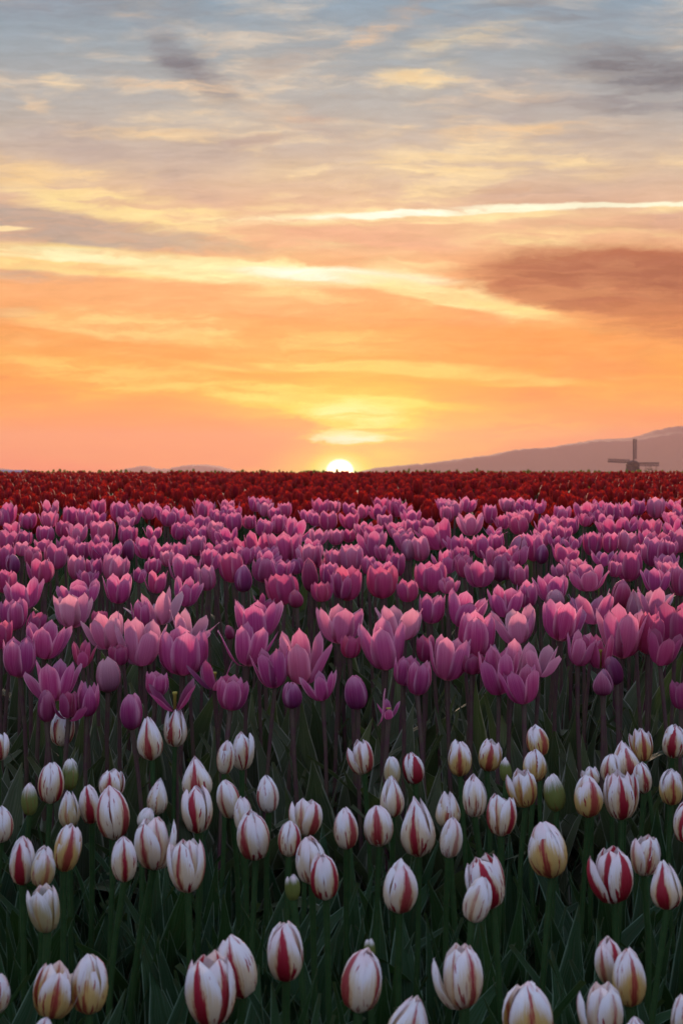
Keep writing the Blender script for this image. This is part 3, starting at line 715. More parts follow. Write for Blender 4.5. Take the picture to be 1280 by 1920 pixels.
# ------------------------------------------------------------------ front bed: white tulips with red flames
# (column, top row, bottom row, width, form, turn, (flame, yellow, green), label)
N_, Y_, G_, F_ = (1, .75, 0), (.95, 1.15, 0), (.35, .7, 1.0), (1.12, .8, 0)
WHITES = [
    (113, 1331, 1398, 47, 'egg', -48, N_, 'white tulip with red stripe down one edge, directly beneath the drooping pink pair'),
    (285, 1344, 1424, 54, 'tip', -8, N_, 'pear-shaped white tulip with slanting red flame, just left of a narrower pointed one'),
    (328, 1329, 1399, 46, 'tip', -22, N_, 'pointed white tulip with curled red base, touching the pear-shaped one'),
    (95, 1428, 1505, 50, 'egg', 62, F_, 'blunt white tulip with two broad red side stripes, beside a small greenish bud'),
    (130, 1421, 1481, 32, 'egg', 30, G_, 'small green-white bud tucked behind the blunt two-striped white tulip'),
    (57, 1467, 1528, 28, 'egg', 0, G_, 'narrow greenish bud left of the blunt two-striped white tulip'),
    (131, 1483, 1550, 42, 'tip', 5, (.6, .9, .25), 'pointed white tulip with brownish flame, below the blunt two-striped one'),
    (207, 1443, 1497, 50, 'cup', 0, F_, 'white tulip with splayed red feathering, peeping over two closer white blooms'),
    (173, 1470, 1543, 40, 'egg', 5, F_, 'slim white tulip with crimson lower half, left of the large two-striped bloom'),
    (217, 1476, 1572, 66, 'egg', 58, N_, 'large white egg-shaped tulip with a dark red stripe on either side, crowding its neighbours'),
    (293, 1459, 1525, 45, 'tip', -14, N_, 'white tulip with one thin red stripe and red base, standing above a split bloom'),
    (267, 1510, 1550, 34, 'egg', 28, (.25, .4, .1), 'small pale nearly unstriped tulip squeezed behind the split bloom'),
    (-2, 1370, 1425, 42, 'egg', 40, N_, 'uppermost white tulip cut by the photo\'s left edge'),
    (2, 1509, 1577, 48, 'egg', -40, N_, 'middle white tulip cut by the photo\'s left edge'),
    (43, 1566, 1657, 44, 'egg', -6, F_, 'slender white tulip with broad red flame, leftmost of the touching trio'),
    (76, 1584, 1661, 50, 'egg', 34, (.7, 1., .2), 'yellowish white tulip between the two taller ones of the touching trio'),
    (119, 1545, 1632, 52, 'egg', 15, Y_, 'cream tulip with yellow base and thin red stripe, rightmost of the touching trio'),
    (234, 1566, 1651, 52, 'egg', 8, F_, 'deep red striped tulip half hidden behind a taller split white bloom'),
    (289, 1528, 1628, 72, 'cup', -28, N_, 'tall white tulip split open at the top, leaning over a red striped one'),
    (353, 1572, 1671, 68, 'cup', -34, N_, 'white tulip with notched top and loose side petal, standing alone over long leaves'),
    (90, 1658, 1745, 60, 'cup', -18, (.4, .9, .5), 'white tulip with olive flame and one petal standing apart, below the touching trio'),
    (93, 1805, 1905, 76, 'cup', 10, Y_, 'blurred white tulip with two pointed tips, left half of the lower left pair'),
    (166, 1787, 1898, 74, 'egg', -20, Y_, 'blurred cream tulip with yellow base, right half of the lower left pair'),
    (70, 1902, 1960, 40, 'egg', 0, N_, 'tip of a white tulip at the bottom edge under the lower left pair'),
    (-12, 1820, 1895, 56, 'egg', 30, N_, 'lowest white tulip cut by the photo\'s left edge'),
    (420, 1387, 1450, 34, 'egg', 42, N_, 'slim white tulip pressed against the side of a candy-striped one'),
    (454, 1372, 1442, 45, 'egg', 30, F_, 'candy-striped white tulip with reddish tip, right of a slim one'),
    (374, 1421, 1497, 64, 'tip', 0, N_, 'broad domed white tulip with one short red flame, above a darker striped one'),
    (371, 1472, 1560, 58, 'egg', -20, F_, 'white tulip with crimson left flank, just under the broad domed one'),
    (436, 1459, 1532, 46, 'egg', -38, N_, 'white tulip with one curved red stripe, between domed and pink-flushed blooms'),
    (460, 1491, 1562, 42, 'egg', 24, N_, 'white tulip half hidden behind the tall smooth egg-shaped one'),
    (480, 1514, 1609, 66, 'egg', -30, N_, 'tall smooth egg-shaped white tulip with a single red stripe and yellow foot'),
    (504, 1452, 1522, 46, 'egg', 55, (1, .5, 0), 'pink-flushed white tulip beside the purple stems of the pink bed'),
    (573, 1496, 1565, 58, 'cup', 34, N_, 'white tulip with a separate side petal, near the dark folded leaf'),
    (541, 1537, 1604, 45, 'egg', 52, F_, 'small white tulip with a vee of red stripes, under the one with side petal'),
    (585, 1568, 1655, 60, 'egg', -12, N_, 'white tulip with scarlet lower edge, behind the rounded candy-striped one'),
    (611, 1596, 1684, 57, 'egg', 60, F_, 'rounded candy-striped tulip overlapping the scarlet-edged one'),
    (650, 1513, 1590, 50, 'egg', 45, N_, 'plain white tulip with faint red edges, left of a stout two-tone pair'),
    (683, 1387, 1450, 46, 'cup', 50, N_, 'white tulip with yellow base and notched tip, uppermost in the middle of the bed'),
    (737, 1415, 1470, 34, 'egg', -30, (.4, .9, .3), 'small creamy tulip left of the little red bud'),
    (778, 1409, 1468, 42, 'egg', 24, (1.9, .6, 0), 'small mostly red bud among the purple stems'),
    (735, 1457, 1530, 50, 'tip', 30, N_, 'white tulip with rosy pointed tip, rising behind a stout barrel-shaped one'),
    (711, 1508, 1585, 60, 'egg', -4, N_, 'stout barrel-shaped white tulip with a red stripe down the middle'),
    (785, 1498, 1604, 72, 'tip', -12, F_, 'tallest pointed white tulip, with bold crimson stripe, centre right of the bed'),
    (840, 1484, 1550, 50, 'tip', 10, (.9, .9, 0), 'domed white tulip with narrow brown-red stripe, above a plain white one'),
    (840, 1530, 1606, 46, 'egg', 32, (.7, .6, 0), 'plain white tulip tucked against the tallest pointed one'),
    (862, 1387, 1454, 46, 'egg', -12, Y_, 'white tulip with orange-yellow flame, left of a squat yellow-based one'),
    (912, 1385, 1444, 46, 'cup', 8, Y_, 'squat white tulip with yellow-brown base and a loose pink side petal'),
    (949, 1420, 1464, 22, 'egg', 0, (.0, .3, 1.6), 'small closed green bud beside the squat yellow-based tulip'),
    (889, 1453, 1531, 48, 'egg', 26, N_, 'upright white tulip with notched tip and slanting red stripe'),
    (938, 1490, 1566, 60, 'cup', 36, F_, 'white tulip with torn dark red side, right of the upright notched one'),
    (748, 1611, 1709, 68, 'egg', 18, N_, 'big oval white tulip with a red diagonal stripe, standing by itself on a long stem'),
    (884, 1642, 1726, 56, 'egg', -24, (.7, .7, 0), 'pale tulip half covered by the boldly blotched one'),
    (923, 1600, 1700, 76, 'cup', 12, (1.5, .7, 0), 'boldly red blotched white tulip overlapping a paler one'),
    (1034, 1539, 1643, 82, 'egg', -20, Y_, 'largest oval white tulip, with rusty flame and yellow base, on a bare green stem'),
    (1012, 1358, 1418, 44, 'egg', 34, Y_, 'topmost white tulip right of centre, with orange foot'),
    (1000, 1403, 1465, 48, 'egg', 20, Y_, 'white tulip with rolled tip at its side, directly under the orange-footed one'),
    (985, 1441, 1511, 52, 'cup', 36, Y_, 'white tulip with overlapping front petal and golden base, lowest of the stepped three'),
    (1044, 1449, 1520, 43, 'egg', 40, G_, 'greenish white tulip on a slim stem, right of the stepped three'),
    (1110, 1435, 1472, 32, 'cup', 0, N_, 'small white tip showing above a rounded rusty-flamed tulip'),
    (1102, 1451, 1530, 60, 'egg', 16, Y_, 'rounded white tulip with rusty flame, left of a forked one'),
    (1143, 1410, 1466, 40, 'egg', -30, N_, 'narrow red-edged tulip pressed to the side of the tall domed one'),
    (1172, 1392, 1462, 62, 'tip', 20, N_, 'tall domed white tulip with red flame, at the back of a tight cluster'),
    (1163, 1444, 1535, 62, 'cup', -2, F_, 'forked white tulip with bold red arrow on its front'),
    (1207, 1427, 1486, 36, 'egg', 12, N_, 'narrow white tulip peeping out from behind the tall domed one'),
    (1206, 1366, 1427, 37, 'cup', -4, Y_, 'slim two-tipped white tulip above the tight cluster'),
    (1259, 1357, 1420, 47, 'egg', -16, F_, 'red and yellow based white tulip near the right edge, topmost there'),
    (1257, 1440, 1507, 46, 'egg', -2, Y_, 'white tulip with broad rusty central flame, second down at the right edge'),
    (1286, 1500, 1580, 54, 'egg', -36, F_, 'white tulip with dark red side, half out of the photo at the right edge'),
    (1206, 1566, 1640, 56, 'cup', 4, N_, 'greyish white tulip with three rounded tips, behind the big red-flushed one'),
    (1152, 1588, 1690, 80, 'cup', 34, (1.5, .6, 0), 'big white tulip flushed red along both sides and its ragged top'),
    (1250, 1615, 1703, 63, 'tip', -26, F_, 'pointed white tulip with red side bands, right of the big red-flushed one'),
    (670, 1778, 1895, 84, 'egg', 58, N_, 'large blurred white tulip with two symmetrical red stripes, low in the middle'),
    (868, 1774, 1888, 86, 'cup', 26, N_, 'large blurred white tulip with ruffled right edge and a peak on its left'),
    (752, 1864, 1970, 84, 'tip', 2, N_, 'white tulip with red central flame cut by the bottom edge, in the middle'),
    (996, 1840, 1960, 96, 'egg', -6, Y_, 'broadest white tulip at the bottom edge, with an orange fleck near its tip'),
    (1143, 1749, 1840, 54, 'egg', 26, F_, 'narrow blurred white tulip behind the left shoulder of a paler one'),
    (1180, 1776, 1883, 67, 'egg', 4, Y_, 'pale blurred tulip with yellow-brown central flame, right of a narrow one'),
    (1131, 1840, 1950, 78, 'cup', 34, N_, 'blurred white tulip with a separate pointed petal, below the lower right pair'),
    (1282, 1858, 1960, 62, 'cup', 0, F_, 'white tulip in the bottom right corner, cut by the photo\'s edge'),
    (1192, 1907, 1975, 46, 'egg', 20, N_, 'white tulip top just showing at the bottom edge, near the right corner'),
    (537, 1722, 1836, 72, 'egg', 0, F_, 'tall blurred white tulip with broad red centre and a bulge on its side'),
    (456, 1750, 1868, 78, 'egg', -12, F_, 'blurred white tulip with slanting red stripe, between a tall and a red-veined one'),
    (398, 1791, 1920, 98, 'cup', -20, (1.4, .8, 0), 'large red-veined blurred tulip, lowest of the bottom centre trio'),
    (549, 1635, 1686, 25, 'egg', 0, (.0, .1, 1.7), 'small closed green bud left of the rounded candy-striped tulip'),
    (692, 1757, 1798, 21, 'egg', 0, (.0, .2, 1.6), 'tiny green bud behind the large two-striped blurred tulip'),
]

# ------------------------------------------------------------------ pink tulips one can pick out along the front of their bed
# (column, top row, bottom row, width, form, turn, (pale, red, dark), label, spread, missing petals)
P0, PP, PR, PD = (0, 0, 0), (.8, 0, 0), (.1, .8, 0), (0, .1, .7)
PINKS = [
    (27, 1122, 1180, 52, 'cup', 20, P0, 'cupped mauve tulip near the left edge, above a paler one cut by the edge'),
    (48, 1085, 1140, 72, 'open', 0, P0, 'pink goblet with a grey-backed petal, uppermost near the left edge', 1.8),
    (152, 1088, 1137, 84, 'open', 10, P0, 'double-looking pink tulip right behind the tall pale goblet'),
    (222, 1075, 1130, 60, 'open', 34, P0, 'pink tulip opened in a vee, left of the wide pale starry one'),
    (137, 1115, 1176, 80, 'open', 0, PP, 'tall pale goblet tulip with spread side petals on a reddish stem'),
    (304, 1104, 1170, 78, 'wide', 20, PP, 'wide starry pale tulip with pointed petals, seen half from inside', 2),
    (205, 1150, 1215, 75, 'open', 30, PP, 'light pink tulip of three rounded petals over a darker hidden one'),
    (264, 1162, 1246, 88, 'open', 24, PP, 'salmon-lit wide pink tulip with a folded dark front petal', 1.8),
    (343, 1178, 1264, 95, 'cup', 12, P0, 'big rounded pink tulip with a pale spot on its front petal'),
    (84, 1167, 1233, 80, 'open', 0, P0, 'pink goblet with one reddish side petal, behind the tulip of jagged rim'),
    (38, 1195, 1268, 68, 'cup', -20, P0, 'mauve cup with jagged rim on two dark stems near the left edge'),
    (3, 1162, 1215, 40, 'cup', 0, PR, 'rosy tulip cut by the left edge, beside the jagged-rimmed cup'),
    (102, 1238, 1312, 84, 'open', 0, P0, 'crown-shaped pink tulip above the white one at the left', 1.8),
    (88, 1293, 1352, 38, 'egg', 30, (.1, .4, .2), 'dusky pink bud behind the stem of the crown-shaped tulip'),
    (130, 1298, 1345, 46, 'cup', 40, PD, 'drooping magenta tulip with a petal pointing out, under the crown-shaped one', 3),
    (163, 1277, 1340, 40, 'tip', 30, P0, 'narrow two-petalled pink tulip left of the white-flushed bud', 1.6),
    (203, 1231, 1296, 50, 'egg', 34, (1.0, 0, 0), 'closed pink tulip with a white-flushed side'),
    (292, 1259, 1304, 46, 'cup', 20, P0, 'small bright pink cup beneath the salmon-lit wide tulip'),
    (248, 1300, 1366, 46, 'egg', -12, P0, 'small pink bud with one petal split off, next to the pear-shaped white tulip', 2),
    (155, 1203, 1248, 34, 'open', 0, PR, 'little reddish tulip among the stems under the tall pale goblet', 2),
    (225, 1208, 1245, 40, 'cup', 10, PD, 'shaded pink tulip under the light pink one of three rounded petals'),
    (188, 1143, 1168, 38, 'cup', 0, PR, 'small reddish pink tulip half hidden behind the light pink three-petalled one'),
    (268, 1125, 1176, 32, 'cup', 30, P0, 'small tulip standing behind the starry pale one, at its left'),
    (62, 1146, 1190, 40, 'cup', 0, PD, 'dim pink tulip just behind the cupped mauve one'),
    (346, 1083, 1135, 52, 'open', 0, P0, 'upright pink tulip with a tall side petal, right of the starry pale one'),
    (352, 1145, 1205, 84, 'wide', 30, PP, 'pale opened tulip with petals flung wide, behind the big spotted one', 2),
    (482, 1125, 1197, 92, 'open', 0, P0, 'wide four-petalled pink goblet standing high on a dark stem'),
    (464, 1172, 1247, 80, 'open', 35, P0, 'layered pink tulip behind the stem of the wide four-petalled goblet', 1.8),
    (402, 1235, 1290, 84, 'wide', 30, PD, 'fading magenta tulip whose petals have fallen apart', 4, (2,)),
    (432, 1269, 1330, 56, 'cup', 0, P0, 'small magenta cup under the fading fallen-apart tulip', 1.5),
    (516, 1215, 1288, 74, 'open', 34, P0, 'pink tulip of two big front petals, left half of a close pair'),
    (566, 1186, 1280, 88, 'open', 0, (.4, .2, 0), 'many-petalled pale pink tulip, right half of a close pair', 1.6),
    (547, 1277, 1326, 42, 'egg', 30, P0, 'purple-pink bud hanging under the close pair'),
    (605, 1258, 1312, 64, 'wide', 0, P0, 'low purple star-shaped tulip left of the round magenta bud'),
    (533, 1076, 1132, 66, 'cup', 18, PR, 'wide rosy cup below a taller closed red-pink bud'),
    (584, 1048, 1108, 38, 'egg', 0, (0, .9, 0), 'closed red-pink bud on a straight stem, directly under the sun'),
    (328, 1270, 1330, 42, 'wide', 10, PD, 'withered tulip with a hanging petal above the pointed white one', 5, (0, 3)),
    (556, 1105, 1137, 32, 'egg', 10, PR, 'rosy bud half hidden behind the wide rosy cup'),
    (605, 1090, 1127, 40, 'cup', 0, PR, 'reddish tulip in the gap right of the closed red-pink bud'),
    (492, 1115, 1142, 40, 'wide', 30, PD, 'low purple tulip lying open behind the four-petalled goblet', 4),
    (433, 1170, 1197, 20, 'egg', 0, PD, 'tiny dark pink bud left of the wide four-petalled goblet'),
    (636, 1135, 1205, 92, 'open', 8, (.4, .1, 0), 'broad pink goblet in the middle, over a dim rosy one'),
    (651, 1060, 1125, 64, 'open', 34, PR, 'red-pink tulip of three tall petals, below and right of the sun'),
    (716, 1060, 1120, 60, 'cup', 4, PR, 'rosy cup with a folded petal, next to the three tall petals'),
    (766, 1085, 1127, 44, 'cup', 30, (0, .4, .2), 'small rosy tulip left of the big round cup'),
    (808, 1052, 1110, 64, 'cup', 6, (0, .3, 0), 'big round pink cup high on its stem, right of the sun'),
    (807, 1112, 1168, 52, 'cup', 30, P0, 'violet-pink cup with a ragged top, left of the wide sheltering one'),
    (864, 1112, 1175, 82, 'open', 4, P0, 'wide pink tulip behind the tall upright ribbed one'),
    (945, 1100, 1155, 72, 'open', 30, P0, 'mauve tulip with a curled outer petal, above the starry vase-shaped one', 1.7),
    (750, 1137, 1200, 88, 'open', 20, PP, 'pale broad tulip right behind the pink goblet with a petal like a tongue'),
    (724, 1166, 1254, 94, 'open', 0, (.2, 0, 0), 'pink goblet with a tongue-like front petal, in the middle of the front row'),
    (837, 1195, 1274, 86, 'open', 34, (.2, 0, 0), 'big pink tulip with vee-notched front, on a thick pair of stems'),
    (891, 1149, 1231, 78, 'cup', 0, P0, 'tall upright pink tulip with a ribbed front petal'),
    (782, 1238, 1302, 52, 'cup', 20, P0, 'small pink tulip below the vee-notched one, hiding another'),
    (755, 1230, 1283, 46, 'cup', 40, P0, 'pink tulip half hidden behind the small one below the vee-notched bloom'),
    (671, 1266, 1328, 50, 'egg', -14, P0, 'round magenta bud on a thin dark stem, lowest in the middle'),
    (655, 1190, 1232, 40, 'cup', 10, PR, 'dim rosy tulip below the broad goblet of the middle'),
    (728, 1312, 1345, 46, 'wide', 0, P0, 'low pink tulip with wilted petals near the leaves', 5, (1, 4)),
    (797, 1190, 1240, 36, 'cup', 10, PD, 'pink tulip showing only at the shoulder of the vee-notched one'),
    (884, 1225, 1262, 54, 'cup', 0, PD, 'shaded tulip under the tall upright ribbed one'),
    (935, 1215, 1300, 62, 'cup', 28, (0, .2, 0), 'deep pink tulip at the left of the crowded clump', 1.6),
    (970, 1137, 1205, 80, 'open', 0, PP, 'starry vase-shaped tulip with a pale front petal', 1.8),
    (1048, 1130, 1200, 88, 'open', 0, P0, 'clean symmetrical pink goblet on a tall brown stem'),
    (1040, 1104, 1142, 38, 'egg', 10, PP, 'closed pale bud looking over the symmetrical goblet'),
    (1036, 1076, 1128, 66, 'open', 6, P0, 'violet tulip of three upright petals behind the closed pale bud'),
    (986, 1090, 1140, 42, 'cup', 20, P0, 'slim pink tulip above the vase-shaped one'),
    (1112, 1105, 1168, 78, 'open', 30, (.2, .2, 0), 'dusky pink tulip of overlapping petals, right of the symmetrical goblet', 1.7),
    (1160, 1087, 1140, 40, 'egg', 0, (0, .5, 0), 'closed rosy tulip behind the large leaning one at the right'),
    (1189, 1105, 1165, 40, 'tip', 20, PP, 'pale narrow tulip over the large leaning one'),
    (1222, 1098, 1152, 58, 'open', 0, PP, 'pale ragged tulip near the right edge', 2),
    (1166, 1138, 1232, 90, 'open', 6, (.4, .2, 0), 'large pink tulip leaning outward with one oval dark front petal'),
    (1213, 1148, 1225, 50, 'cup', 30, PR, 'tulip glowing red between the large leaning one and the right edge'),
    (1264, 1128, 1212, 80, 'cup', 8, PD, 'tall dark pink tulip cut by the right edge'),
    (1236, 1180, 1245, 66, 'open', 0, (0, .5, .6), 'dark red-shaded tulip with a long petal drooping sideways', 3),
    (1082, 1183, 1246, 50, 'open', 34, (.3, .1, 0), 'pink tulip with an open side, left of the one showing its pistil'),
    (1124, 1190, 1252, 56, 'open', 0, PR, 'tulip that lost its front petal and shows a yellow pistil', 1.5, (0,)),
    (1155, 1228, 1282, 38, 'egg', 18, PD, 'dark maroon-pink bud in front of a tilted paler one'),
    (1130, 1254, 1302, 44, 'tip', -20, (.2, 0, .2), 'tilted small tulip behind the dark maroon-pink bud'),
    (982, 1248, 1318, 76, 'open', 36, (0, .2, 0), 'front tulip of two broad deep pink petals, lowest of the crowded clump'),
    (958, 1202, 1278, 70, 'open', 0, (.5, 0, 0), 'big pale pink bloom at the back of the crowded clump', 1.8),
    (1010, 1205, 1265, 62, 'open', 30, PP, 'light pink tulip with flared tips on the right of the crowded clump', 2),
    (1276, 1275, 1328, 34, 'cup', 0, PD, 'pink tulip low at the right edge, half out of the photo'),
]

# ------------------------------------------------------------------ pink tulips packed further back: column, top row, bottom row, width
MIDS = [
    (13,943,983,36),(54,960,990,34),(93,958,988,38),(133,950,990,34),(162,953,990,34),(186,958,982,30),(230,940,978,42),(280,940,972,40),(315,955,985,34),
    (25,978,1005,40),(45,994,1022,30),(85,985,1018,36),(118,975,1005,30),(147,981,1015,40),(195,975,1020,50),(238,985,1020,38),(237,968,990,36),(80,1010,1032,34),
    (135,1003,1045,48),(156,1015,1045,32),(10,1020,1070,30),(40,1015,1040,32),(25,1038,1075,28),(105,1020,1065,44),(80,1047,1092,50),(62,1025,1060,36),(145,1040,1085,38),
    (178,1045,1080,36),(213,1038,1090,50),(210,1015,1050,56),(240,1010,1050,28),(275,1005,1045,50),(285,1045,1075,32),(260,1063,1090,26),(292,1070,1110,46),(288,985,1010,36),
    (315,1030,1060,28),(12,1068,1110,40),(165,1068,1100,40),(338,951,985,36),(386,940,975,38),(375,965,1000,40),(400,975,1010,34),(335,980,1010,30),(440,960,995,34),(468,965,990,26),
    (515,950,975,26),(535,941,968,26),(522,965,1000,32),(494,972,1005,34),(428,990,1020,46),(368,1003,1040,40),(340,1015,1048,38),(395,1028,1065,36),(420,1012,1040,34),(483,996,1046,46),
    (550,970,1010,60),(537,998,1052,66),(600,935,965,36),(590,960,985,30),(615,958,992,38),(595,990,1020,38),(630,990,1020,30),(580,1018,1060,46),(348,1040,1090,54),(390,1060,1105,40),
    (437,1037,1090,52),(455,1060,1108,36),(495,1045,1090,50),(555,1045,1075,34),(615,1055,1100,36),(640,1072,1120,36),(628,1028,1060,40),(708,945,972,32),(742,934,967,32),(655,960,990,40),
    (720,962,990,30),(770,955,985,40),(700,983,1010,44),(655,990,1015,26),(698,996,1042,54),(752,988,1018,42),(772,972,1000,32),(838,947,978,26),(802,970,1000,30),(825,977,1028,70),
    (882,962,1002,48),(918,945,980,28),(942,965,990,30),(965,933,965,40),(790,1005,1050,42),(765,1010,1050,28),(718,1020,1050,36),(740,1037,1080,40),(660,1022,1072,48),(690,1042,1075,30),
    (717,1050,1082,40),(835,1030,1072,36),(863,1024,1070,30),(905,1003,1045,38),(930,1000,1030,34),(880,1008,1030,36),(900,1050,1098,52),(935,1040,1088,38),(966,1003,1057,38),(950,1050,1085,32),
    (870,1040,1080,34),(840,1080,1110,34),(925,985,1005,40),(1050,947,980,34),(1095,942,975,46),(1120,955,980,30),(1145,942,975,30),(1172,940,972,30),(1195,937,965,26),(1228,932,970,36),
    (1262,935,955,34),(1275,945,975,34),(1255,958,980,28),(975,965,1000,38),(1025,972,1010,44),(1072,967,1000,38),(1030,963,985,26),(1145,973,1005,56),(1215,972,1010,50),(1262,972,1005,38),
    (1270,992,1035,40),(1000,998,1050,40),(1040,1002,1025,40),(1075,1005,1030,40),(1055,1022,1055,54),(1110,997,1040,36),(1142,997,1035,34),(1173,995,1037,40),(1220,1005,1060,46),(1200,1018,1050,26),
    (1130,1030,1060,50),(1178,1032,1088,54),(1250,1038,1075,46),(1075,1045,1080,46),(1100,1060,1105,72),(1050,1055,1085,28),(1230,1065,1110,54),(1275,1062,1115,44),(972,1058,1095,36),(1150,1050,1080,28),
    (1013,1020,1055,26),(1095,962,985,30),(1255,1012,1042,30),
]

# ------------------------------------------------------------------ placing the beds
def white_depth(off): return F * np.interp(off, [440, 475, 1015, 1100], [.47, .475, .55, .56]) / off
PO = [50, 65, 85, 115, 160, 215, 300, 335, 405, 450, 480]
PD_ = [5.75, 5.45, 5.0, 4.45, 3.92, 3.48, 2.98, 2.86, 2.72, 2.64, 2.60]
def pink_depth(off): return float(np.interp(off, PO, PD_))

for (cx, y0, y1, w, form, rot, colr, label) in WHITES:
    cy = (y0 + y1) / 2
    d = white_depth(cy - HOR)
    head = at(cx, y1 - 1, d)
    make_tulip('striped_tulip', 'white', head, w * d / F * .95, (y1 - y0) * d / F * 0.99, form, rot, label, 'white tulips with red flames in the front bed', colr,
               lean=(random.gauss(0, 6.5), random.gauss(-2, 4)), leaves=4)

GP = 'pink tulips of the middle bed'
spots = []
for row in PINKS:
    cx, y0, y1, w, form, rot, colr, label = row[:8]
    spread = row[8] if len(row) > 8 else 1.0
    miss = row[9] if len(row) > 9 else ()
    d = pink_depth((y0 + y1) / 2 - HOR + 6)
    head = at(cx, y1, d)
    make_tulip('pink_tulip', 'pink', head, w * d / F * .91, (y1 - y0) * d / F * 1.02, form, rot, label, GP, colr, missing=miss, spread=spread, leaves=3)
    spots.append((head.x, d))

# tulips further back, named by their rank in the row
ORD = ['', 'first', 'second', 'third', 'fourth', 'fifth', 'sixth', 'seventh', 'eighth', 'ninth', 'tenth', 'eleventh', 'twelfth', 'thirteenth', 'fourteenth', 'fifteenth',
       'sixteenth', 'seventeenth', 'eighteenth', 'nineteenth']
TENS = {20: 'twentieth', 30: 'thirtieth', 40: 'fortieth', 50: 'fiftieth', 60: 'sixtieth'}
TEN = {20: 'twenty', 30: 'thirty', 40: 'forty', 50: 'fifty', 60: 'sixty'}
def ordinal(k):
    if k < 20: return ORD[k]
    return TENS[k] if k % 10 == 0 else TEN[k // 10 * 10] + '-' + ORD[k % 10]

mids = [list(m) for m in MIDS]
taken = [((m[0]), (m[1] + m[2]) / 2) for m in mids] + [(p[0], (p[1] + p[2]) / 2) for p in PINKS]
tries = 0
while len(mids) < 214 and tries < 6000:          # the crowd between them
    tries += 1
    py = 944 + 130 * random.random() ** 1.5; px = random.uniform(-8, 1288)
    k = 0.45 + 0.55 * (py - 940) / 130
    if all(abs(px - a) > 17 * k + 4 or abs(py - b) > 11 * k for a, b in taken):
        wd = random.uniform(32, 40) * (0.85 + 0.5 * (py - 945) / 130)
        mids.append([px, py - wd * .42, py + wd * .42, wd]); taken.append((px, py))
ROWS = [(0, 968, 'rearmost row of its bed'), (968, 984, 'second row from the back'), (984, 1002, 'third row from the back'), (1002, 1024, 'fourth row from the back'),
        (1024, 1048, 'fifth row from the back'), (1048, 1200, 'sixth row from the back')]
FORMWORD = {'egg': 'closed', 'cup': 'cupped', 'open': 'open', 'wide': 'wide-open'}
for lo, hi, rowname in ROWS:
    row = sorted([m for m in mids if lo <= (m[1] + m[2]) / 2 < hi])
    for k, (cx, y0, y1, w) in enumerate(row):
        asp = w / (y1 - y0)
        form = 'egg' if asp < .80 else 'cup' if asp < 1.15 else 'open' if asp < 1.5 else random.choice(('open', 'wide'))
        if form == 'egg' and random.random() < .4: form = 'cup'
        colr = random.choice((P0, P0, P0, (.4, 0, 0), (.2, .2, 0), (0, .35, .1), (0, 0, .3)))
        tone = 'pale ' if colr[0] >= .4 else 'rosy ' if colr[1] >= .3 else 'dark ' if colr[2] >= .3 else ''
        d = pink_depth((y0 + y1) / 2 - HOR + 4) + random.uniform(-.05, .05)
        head = at(cx, y1 + 1, d)
        make_tulip('pink_tulip', 'pink', head, w * d / F * .93, (y1 - y0) * d / F * 1.05, form, random.choice((0, 20, 40, 60, 34)), f'{tone}{FORMWORD[form]} pink tulip, {ordinal(k + 1)} from the left in the {rowname}',
                   GP, colr, spread=random.choice((1, 1, 1.3, 1.8)), leaves=2)
        spots.append((head.x, d))

# one shrivelled petal curling among the front leaves
o = link('fallen_petal', petal_mesh('wide', 0, 991, M_PINK, 5, 9), None, Matrix.Translation(at(706, 1362, 2.62)) @ Matrix.Rotation(R(70), 4, 'Z') @ Matrix.Rotation(R(-30), 4, 'X') @ Matrix.Diagonal((.02, .05, .055, 1)))
o.color = (.5, 0, 0, 1)
tag(o, 'shrivelled pink petal curling against a leaf beneath the goblets', 'petal')

# ------------------------------------------------------------------ masses
class Mass:
    """many small plants as one mesh"""
    def __init__(self): self.v = []; self.f = []; self.uv = []; self.m = []; self.n = 0
    def put(self, v, f, uv, mi, M=None):
        if M is not None:
            A = np.array(M); v = v @ A[:3, :3].T + A[:3, 3]
        self.v.append(v); self.uv.append(uv); self.m.append(np.full(len(f), mi)); n = self.n
        self.f += [tuple(i + n for i in q) for q in f]; self.n += len(v)
    def build(self, name, mats, label):
        o = link(name, mesh_from(name, np.vstack(self.v), self.f, np.vstack(self.uv), mats, np.concatenate(self.m)))
        return tag(o, label, None, None, 'stuff')

def TRS(p, rz, rx, s): return Matrix.Translation(p) @ Matrix.Rotation(rz, 4, 'Z') @ Matrix.Rotation(rx, 4, 'X') @ Matrix.Diagonal((s[0], s[1], s[2], 1))

# leaves that belong to no bloom one can see
L1 = Mass()
for _ in range(760):
    d = random.uniform(1.0, 2.62); x = random.uniform(-.34, .34) * (d + 1.2)
    for k in range(3):
        v, f, uv = LEAFA[random.choice((0, 0, 1, 2, 2, 3, 4))]
        ln = random.uniform(.20, .41)
        L1.put(v, f, uv, 0, TRS((x, d, ground(d)), random.uniform(0, 6.28), random.uniform(-.05, .15), (ln * random.uniform(.9, 1.3), ln, ln)))
L1.build('tulip_leaves', [M_LEAF], 'dense dark green leaves filling the front bed between the white tulips')
L2 = Mass()
for _ in range(640):
    d = 2.6 + 3.3 * random.random() ** 1.2; x = random.uniform(-.32, .32) * (d + 1.0)
    for k in range(3):
        v, f, uv = LEAFA[random.choice((0, 1, 2, 3, 4, 5, 5))]
        ln = random.uniform(.30, .48) if d < 3.3 else random.uniform(.2, .4)
        L2.put(v, f, uv, 0, TRS((x, d, ground(d)), random.uniform(0, 6.28), random.uniform(-.05, .2), (ln * random.uniform(1.2, 1.8), ln, ln)))
L2.build('tulip_leaves', [M_GLEAF], 'grey green leaves under the pink tulips')

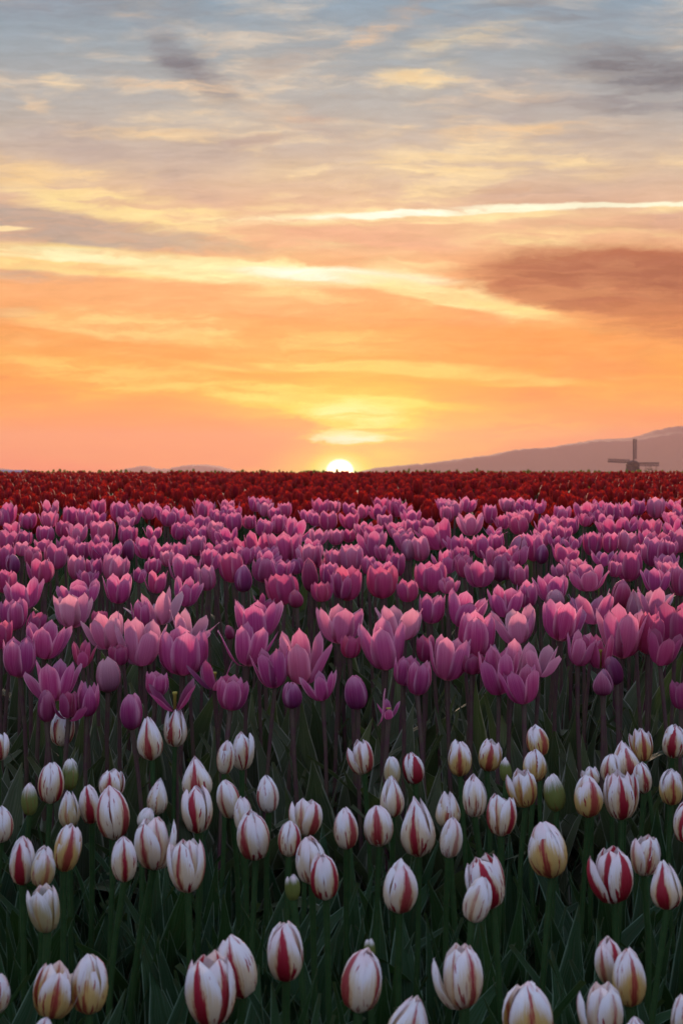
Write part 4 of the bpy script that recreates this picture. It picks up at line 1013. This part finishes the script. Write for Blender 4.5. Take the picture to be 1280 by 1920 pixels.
def head_arrays(seed, rr, flare=0.0):
    """a small closed or cupped bloom 1 high: six overlapping pointed petals"""
    r = np.random.default_rng(seed); vs = []; fs = []; uv = []
    for k in range(6):
        inn = k % 2; a = k * math.pi / 3 + r.normal(0, .06); b = len(vs)
        for j, (v, rad, z, w) in enumerate(((0, .05, 0, .06), (.3, .93, .27, .34), (.62, 1.0, .6, .36), (.86, .66 + flare, .85, .21), (1, .26 + 1.3 * flare, 1.0, .02))):
            rd = rad * rr * (.88 if inn else 1.0); zz = z * (1.04 if inn else 1) * (1 + r.normal(0, .02))
            for u in (-1, 0, 1):
                an = a + u * w / max(rr, .2) * .95
                q = rd * (1 if u == 0 else .93)
                vs.append((q * math.sin(an), -q * math.cos(an), zz - abs(u) * .03)); uv.append((u * .5 + .5, v))
        for j in range(4):
            for i in range(2):
                p = b + j * 3 + i
                fs.append((p, p + 1, p + 4, p + 3))
    return np.array(vs), fs, np.array(uv)
HEADS = [head_arrays(s, .36 + .02 * (s % 3), (0, 0, .05, .1)[s % 4]) for s in range(8)]

def stalk_arrays(seed):
    """a thin stem with two short leaves, 1 high"""
    r = np.random.default_rng(seed); vs = []; fs = []; uv = []
    o = r.normal(0, .02, 2)
    for j, t in enumerate((0, .5, 1)):
        for i in range(4):
            a = i * math.pi / 2; vs.append((.009 * math.cos(a) + o[0] * math.sin(3.14 * t), .009 * math.sin(a) + o[1] * math.sin(3.14 * t), t)); uv.append((.5, t * .8))
    fs += [(j * 4 + i, j * 4 + (i + 1) % 4, j * 4 + 4 + (i + 1) % 4, j * 4 + 4 + i) for j in range(2) for i in range(4)]
    for k in range(2):
        a = r.uniform(0, 6.28); b = len(vs); ln = r.uniform(.5, .72); c, s = math.cos(a), math.sin(a)
        for t, w, out in ((0, .02, 0), (.4, .055, .05), (.75, .04, .12), (1, .004, .22)):
            for u in (-1, 1): vs.append((c * out - s * u * w, s * out + c * u * w, t * ln)); uv.append((u * .5 + .5, t))
        fs += [(b + 2 * j, b + 2 * j + 1, b + 2 * j + 3, b + 2 * j + 2) for j in range(3)]
    return np.array(vs), fs, np.array(uv)
STALKS = [stalk_arrays(s) for s in range(6)]
HEADM = [mesh_from('bloom', v, f, u, [M_RED]) for v, f, u in HEADS]
STALKM = [mesh_from('stem', v, f, u, [M_LEAF]) for v, f, u in STALKS]

# red bed: rows running away from the camera, the nearest blooms one by one
reds = []
d = 5.95
while d < 31:
    st_ = 0.13 if d < 9 else 0.15 if d < 16 else 0.18
    half = .27 * d + 1.0
    x = -half + random.random() * st_
    while x < half:
        reds.append((x + random.gauss(0, st_ * .22), d + random.gauss(0, st_ * .3)))
        x += st_ * random.uniform(.8, 1.2)
    d += st_ * random.uniform(.9, 1.15)
reds.sort(key=lambda p: p[1])
RM = Mass(); n_single = 0
for x, d in reds:
    gz = ground(d)
    hh = random.gauss(.074, .007); ht = min(max(random.gauss(.475, .022), .42), .535)
    ht -= float(np.interp(d, [14, 22, 31], [0, .03, .062]))
    ww = hh * random.uniform(.80, .98); rz = random.uniform(0, 6.28); lx = random.gauss(0, .10)
    if n_single < 300 and abs(x) < .232 * d and d > 6.05:
        n_single += 1
        root = link('red_tulip', random.choice(HEADM), None, TRS((x, d, gz + ht), rz, lx, (ww, ww, hh)))
        tag(root, 'dark red tulip in the crowded red bed just behind the pink tulips', 'tulip', 'red tulips at the near side of the red bed')
        inv = root.matrix_basis.inverted()
        link('stem', random.choice(STALKM), root, inv @ TRS((x, d, gz - .005), rz * 1.7, 0, (.42, .42, ht + .008)))
        continue
    v, f, uv = random.choice(HEADS)
    RM.put(v, f, uv, 0, TRS((x, d, gz + ht), rz, lx, (ww, ww, hh)))
    if d < 12:
        v, f, uv = random.choice(STALKS)
        RM.put(v, f, uv, 1, TRS((x, d, gz - .005), rz * 1.7, 0, (.42, .42, ht + .008)))
RM.build('red_tulip_mass', [M_RED, M_LEAF], 'mass of dark red tulips reaching to the horizon')

# a last band of greenish unopened tulips on the crest
GM = Mass()
for _ in range(950):
    d = random.uniform(31.2, 35); x = random.uniform(-.30, .30) * d
    v, f, uv = random.choice(HEADS); hh = random.uniform(.065, .10); ht = random.gauss(.45, .028)
    GM.put(v, f, uv, 0, TRS((x, d, ground(d) + ht), random.uniform(0, 6.28), random.gauss(0, .1), (hh, hh, hh)))
    if random.random() < .5:
        v, f, uv = random.choice(STALKS); GM.put(v, f, uv, 0, TRS((x, d, ground(d)), random.uniform(0, 6.28), 0, (.5, .5, ht)))
GM.build('green_bud_mass', [M_GREENBUD], 'thin line of yellow green unopened tulips along the horizon')

# the beds go on beyond both sides of the picture
SM = Mass()
for kind, n, d0, d1, hz, mi in (('w', 90, 1.1, 2.6, .47, 0), ('p', 330, 2.7, 5.7, .60, 1)):
    for _ in range(n):
        d = random.uniform(d0, d1); x = (.26 * d + .04 + random.uniform(0, .7)) * random.choice((-1, 1))
        ht = random.gauss(hz, .03); hh = random.uniform(.062, .08)
        v, f, uv = random.choice(HEADS); wd = hh * (.9 if kind == 'w' else 1.35)
        SM.put(v, f, uv, mi, TRS((x, d, ground(d) + ht), random.uniform(0, 6.28), random.gauss(0, .1), (wd, wd, hh)))
        v, f, uv = random.choice(STALKS); SM.put(v, f, uv, 2, TRS((x, d, ground(d)), random.uniform(0, 6.28), 0, (.55, .55, ht)))
so = SM.build('tulip_mass', [M_WHITE, M_PINK, M_LEAF], 'white and pink tulips continuing past both sides of the view')
so.color = (1, .6, 0, 1)

# ------------------------------------------------------------------ evening haze
def haze(density=HAZE_DENSITY, aniso=0.2):
    m = bpy.data.materials.new('haze'); m.use_nodes = True
    nt = m.node_tree; nt.nodes.clear()
    v = nt.nodes.new('ShaderNodeVolumePrincipled')
    v.inputs['Color'].default_value = (0.97, 0.55, 0.48, 1)
    v.inputs['Density'].default_value = density
    v.inputs['Anisotropy'].default_value = aniso
    out = nt.nodes.new('ShaderNodeOutputMaterial'); nt.links.new(v.outputs[0], out.inputs['Volume'])
    b = MB(); y0 = -70.0; z0 = -8.2
    b.box((0, (y0 + HAZE_FAR) / 2, (z0 + HAZE_TOP) / 2), (3000, HAZE_FAR - y0, HAZE_TOP - z0))
    # bottom a metre under the lowest ground, top just over the ridge
    o = b.build('haze', m)
    tag(o, 'thin warm evening haze over the fields', None, None, 'stuff')
    return o
haze()
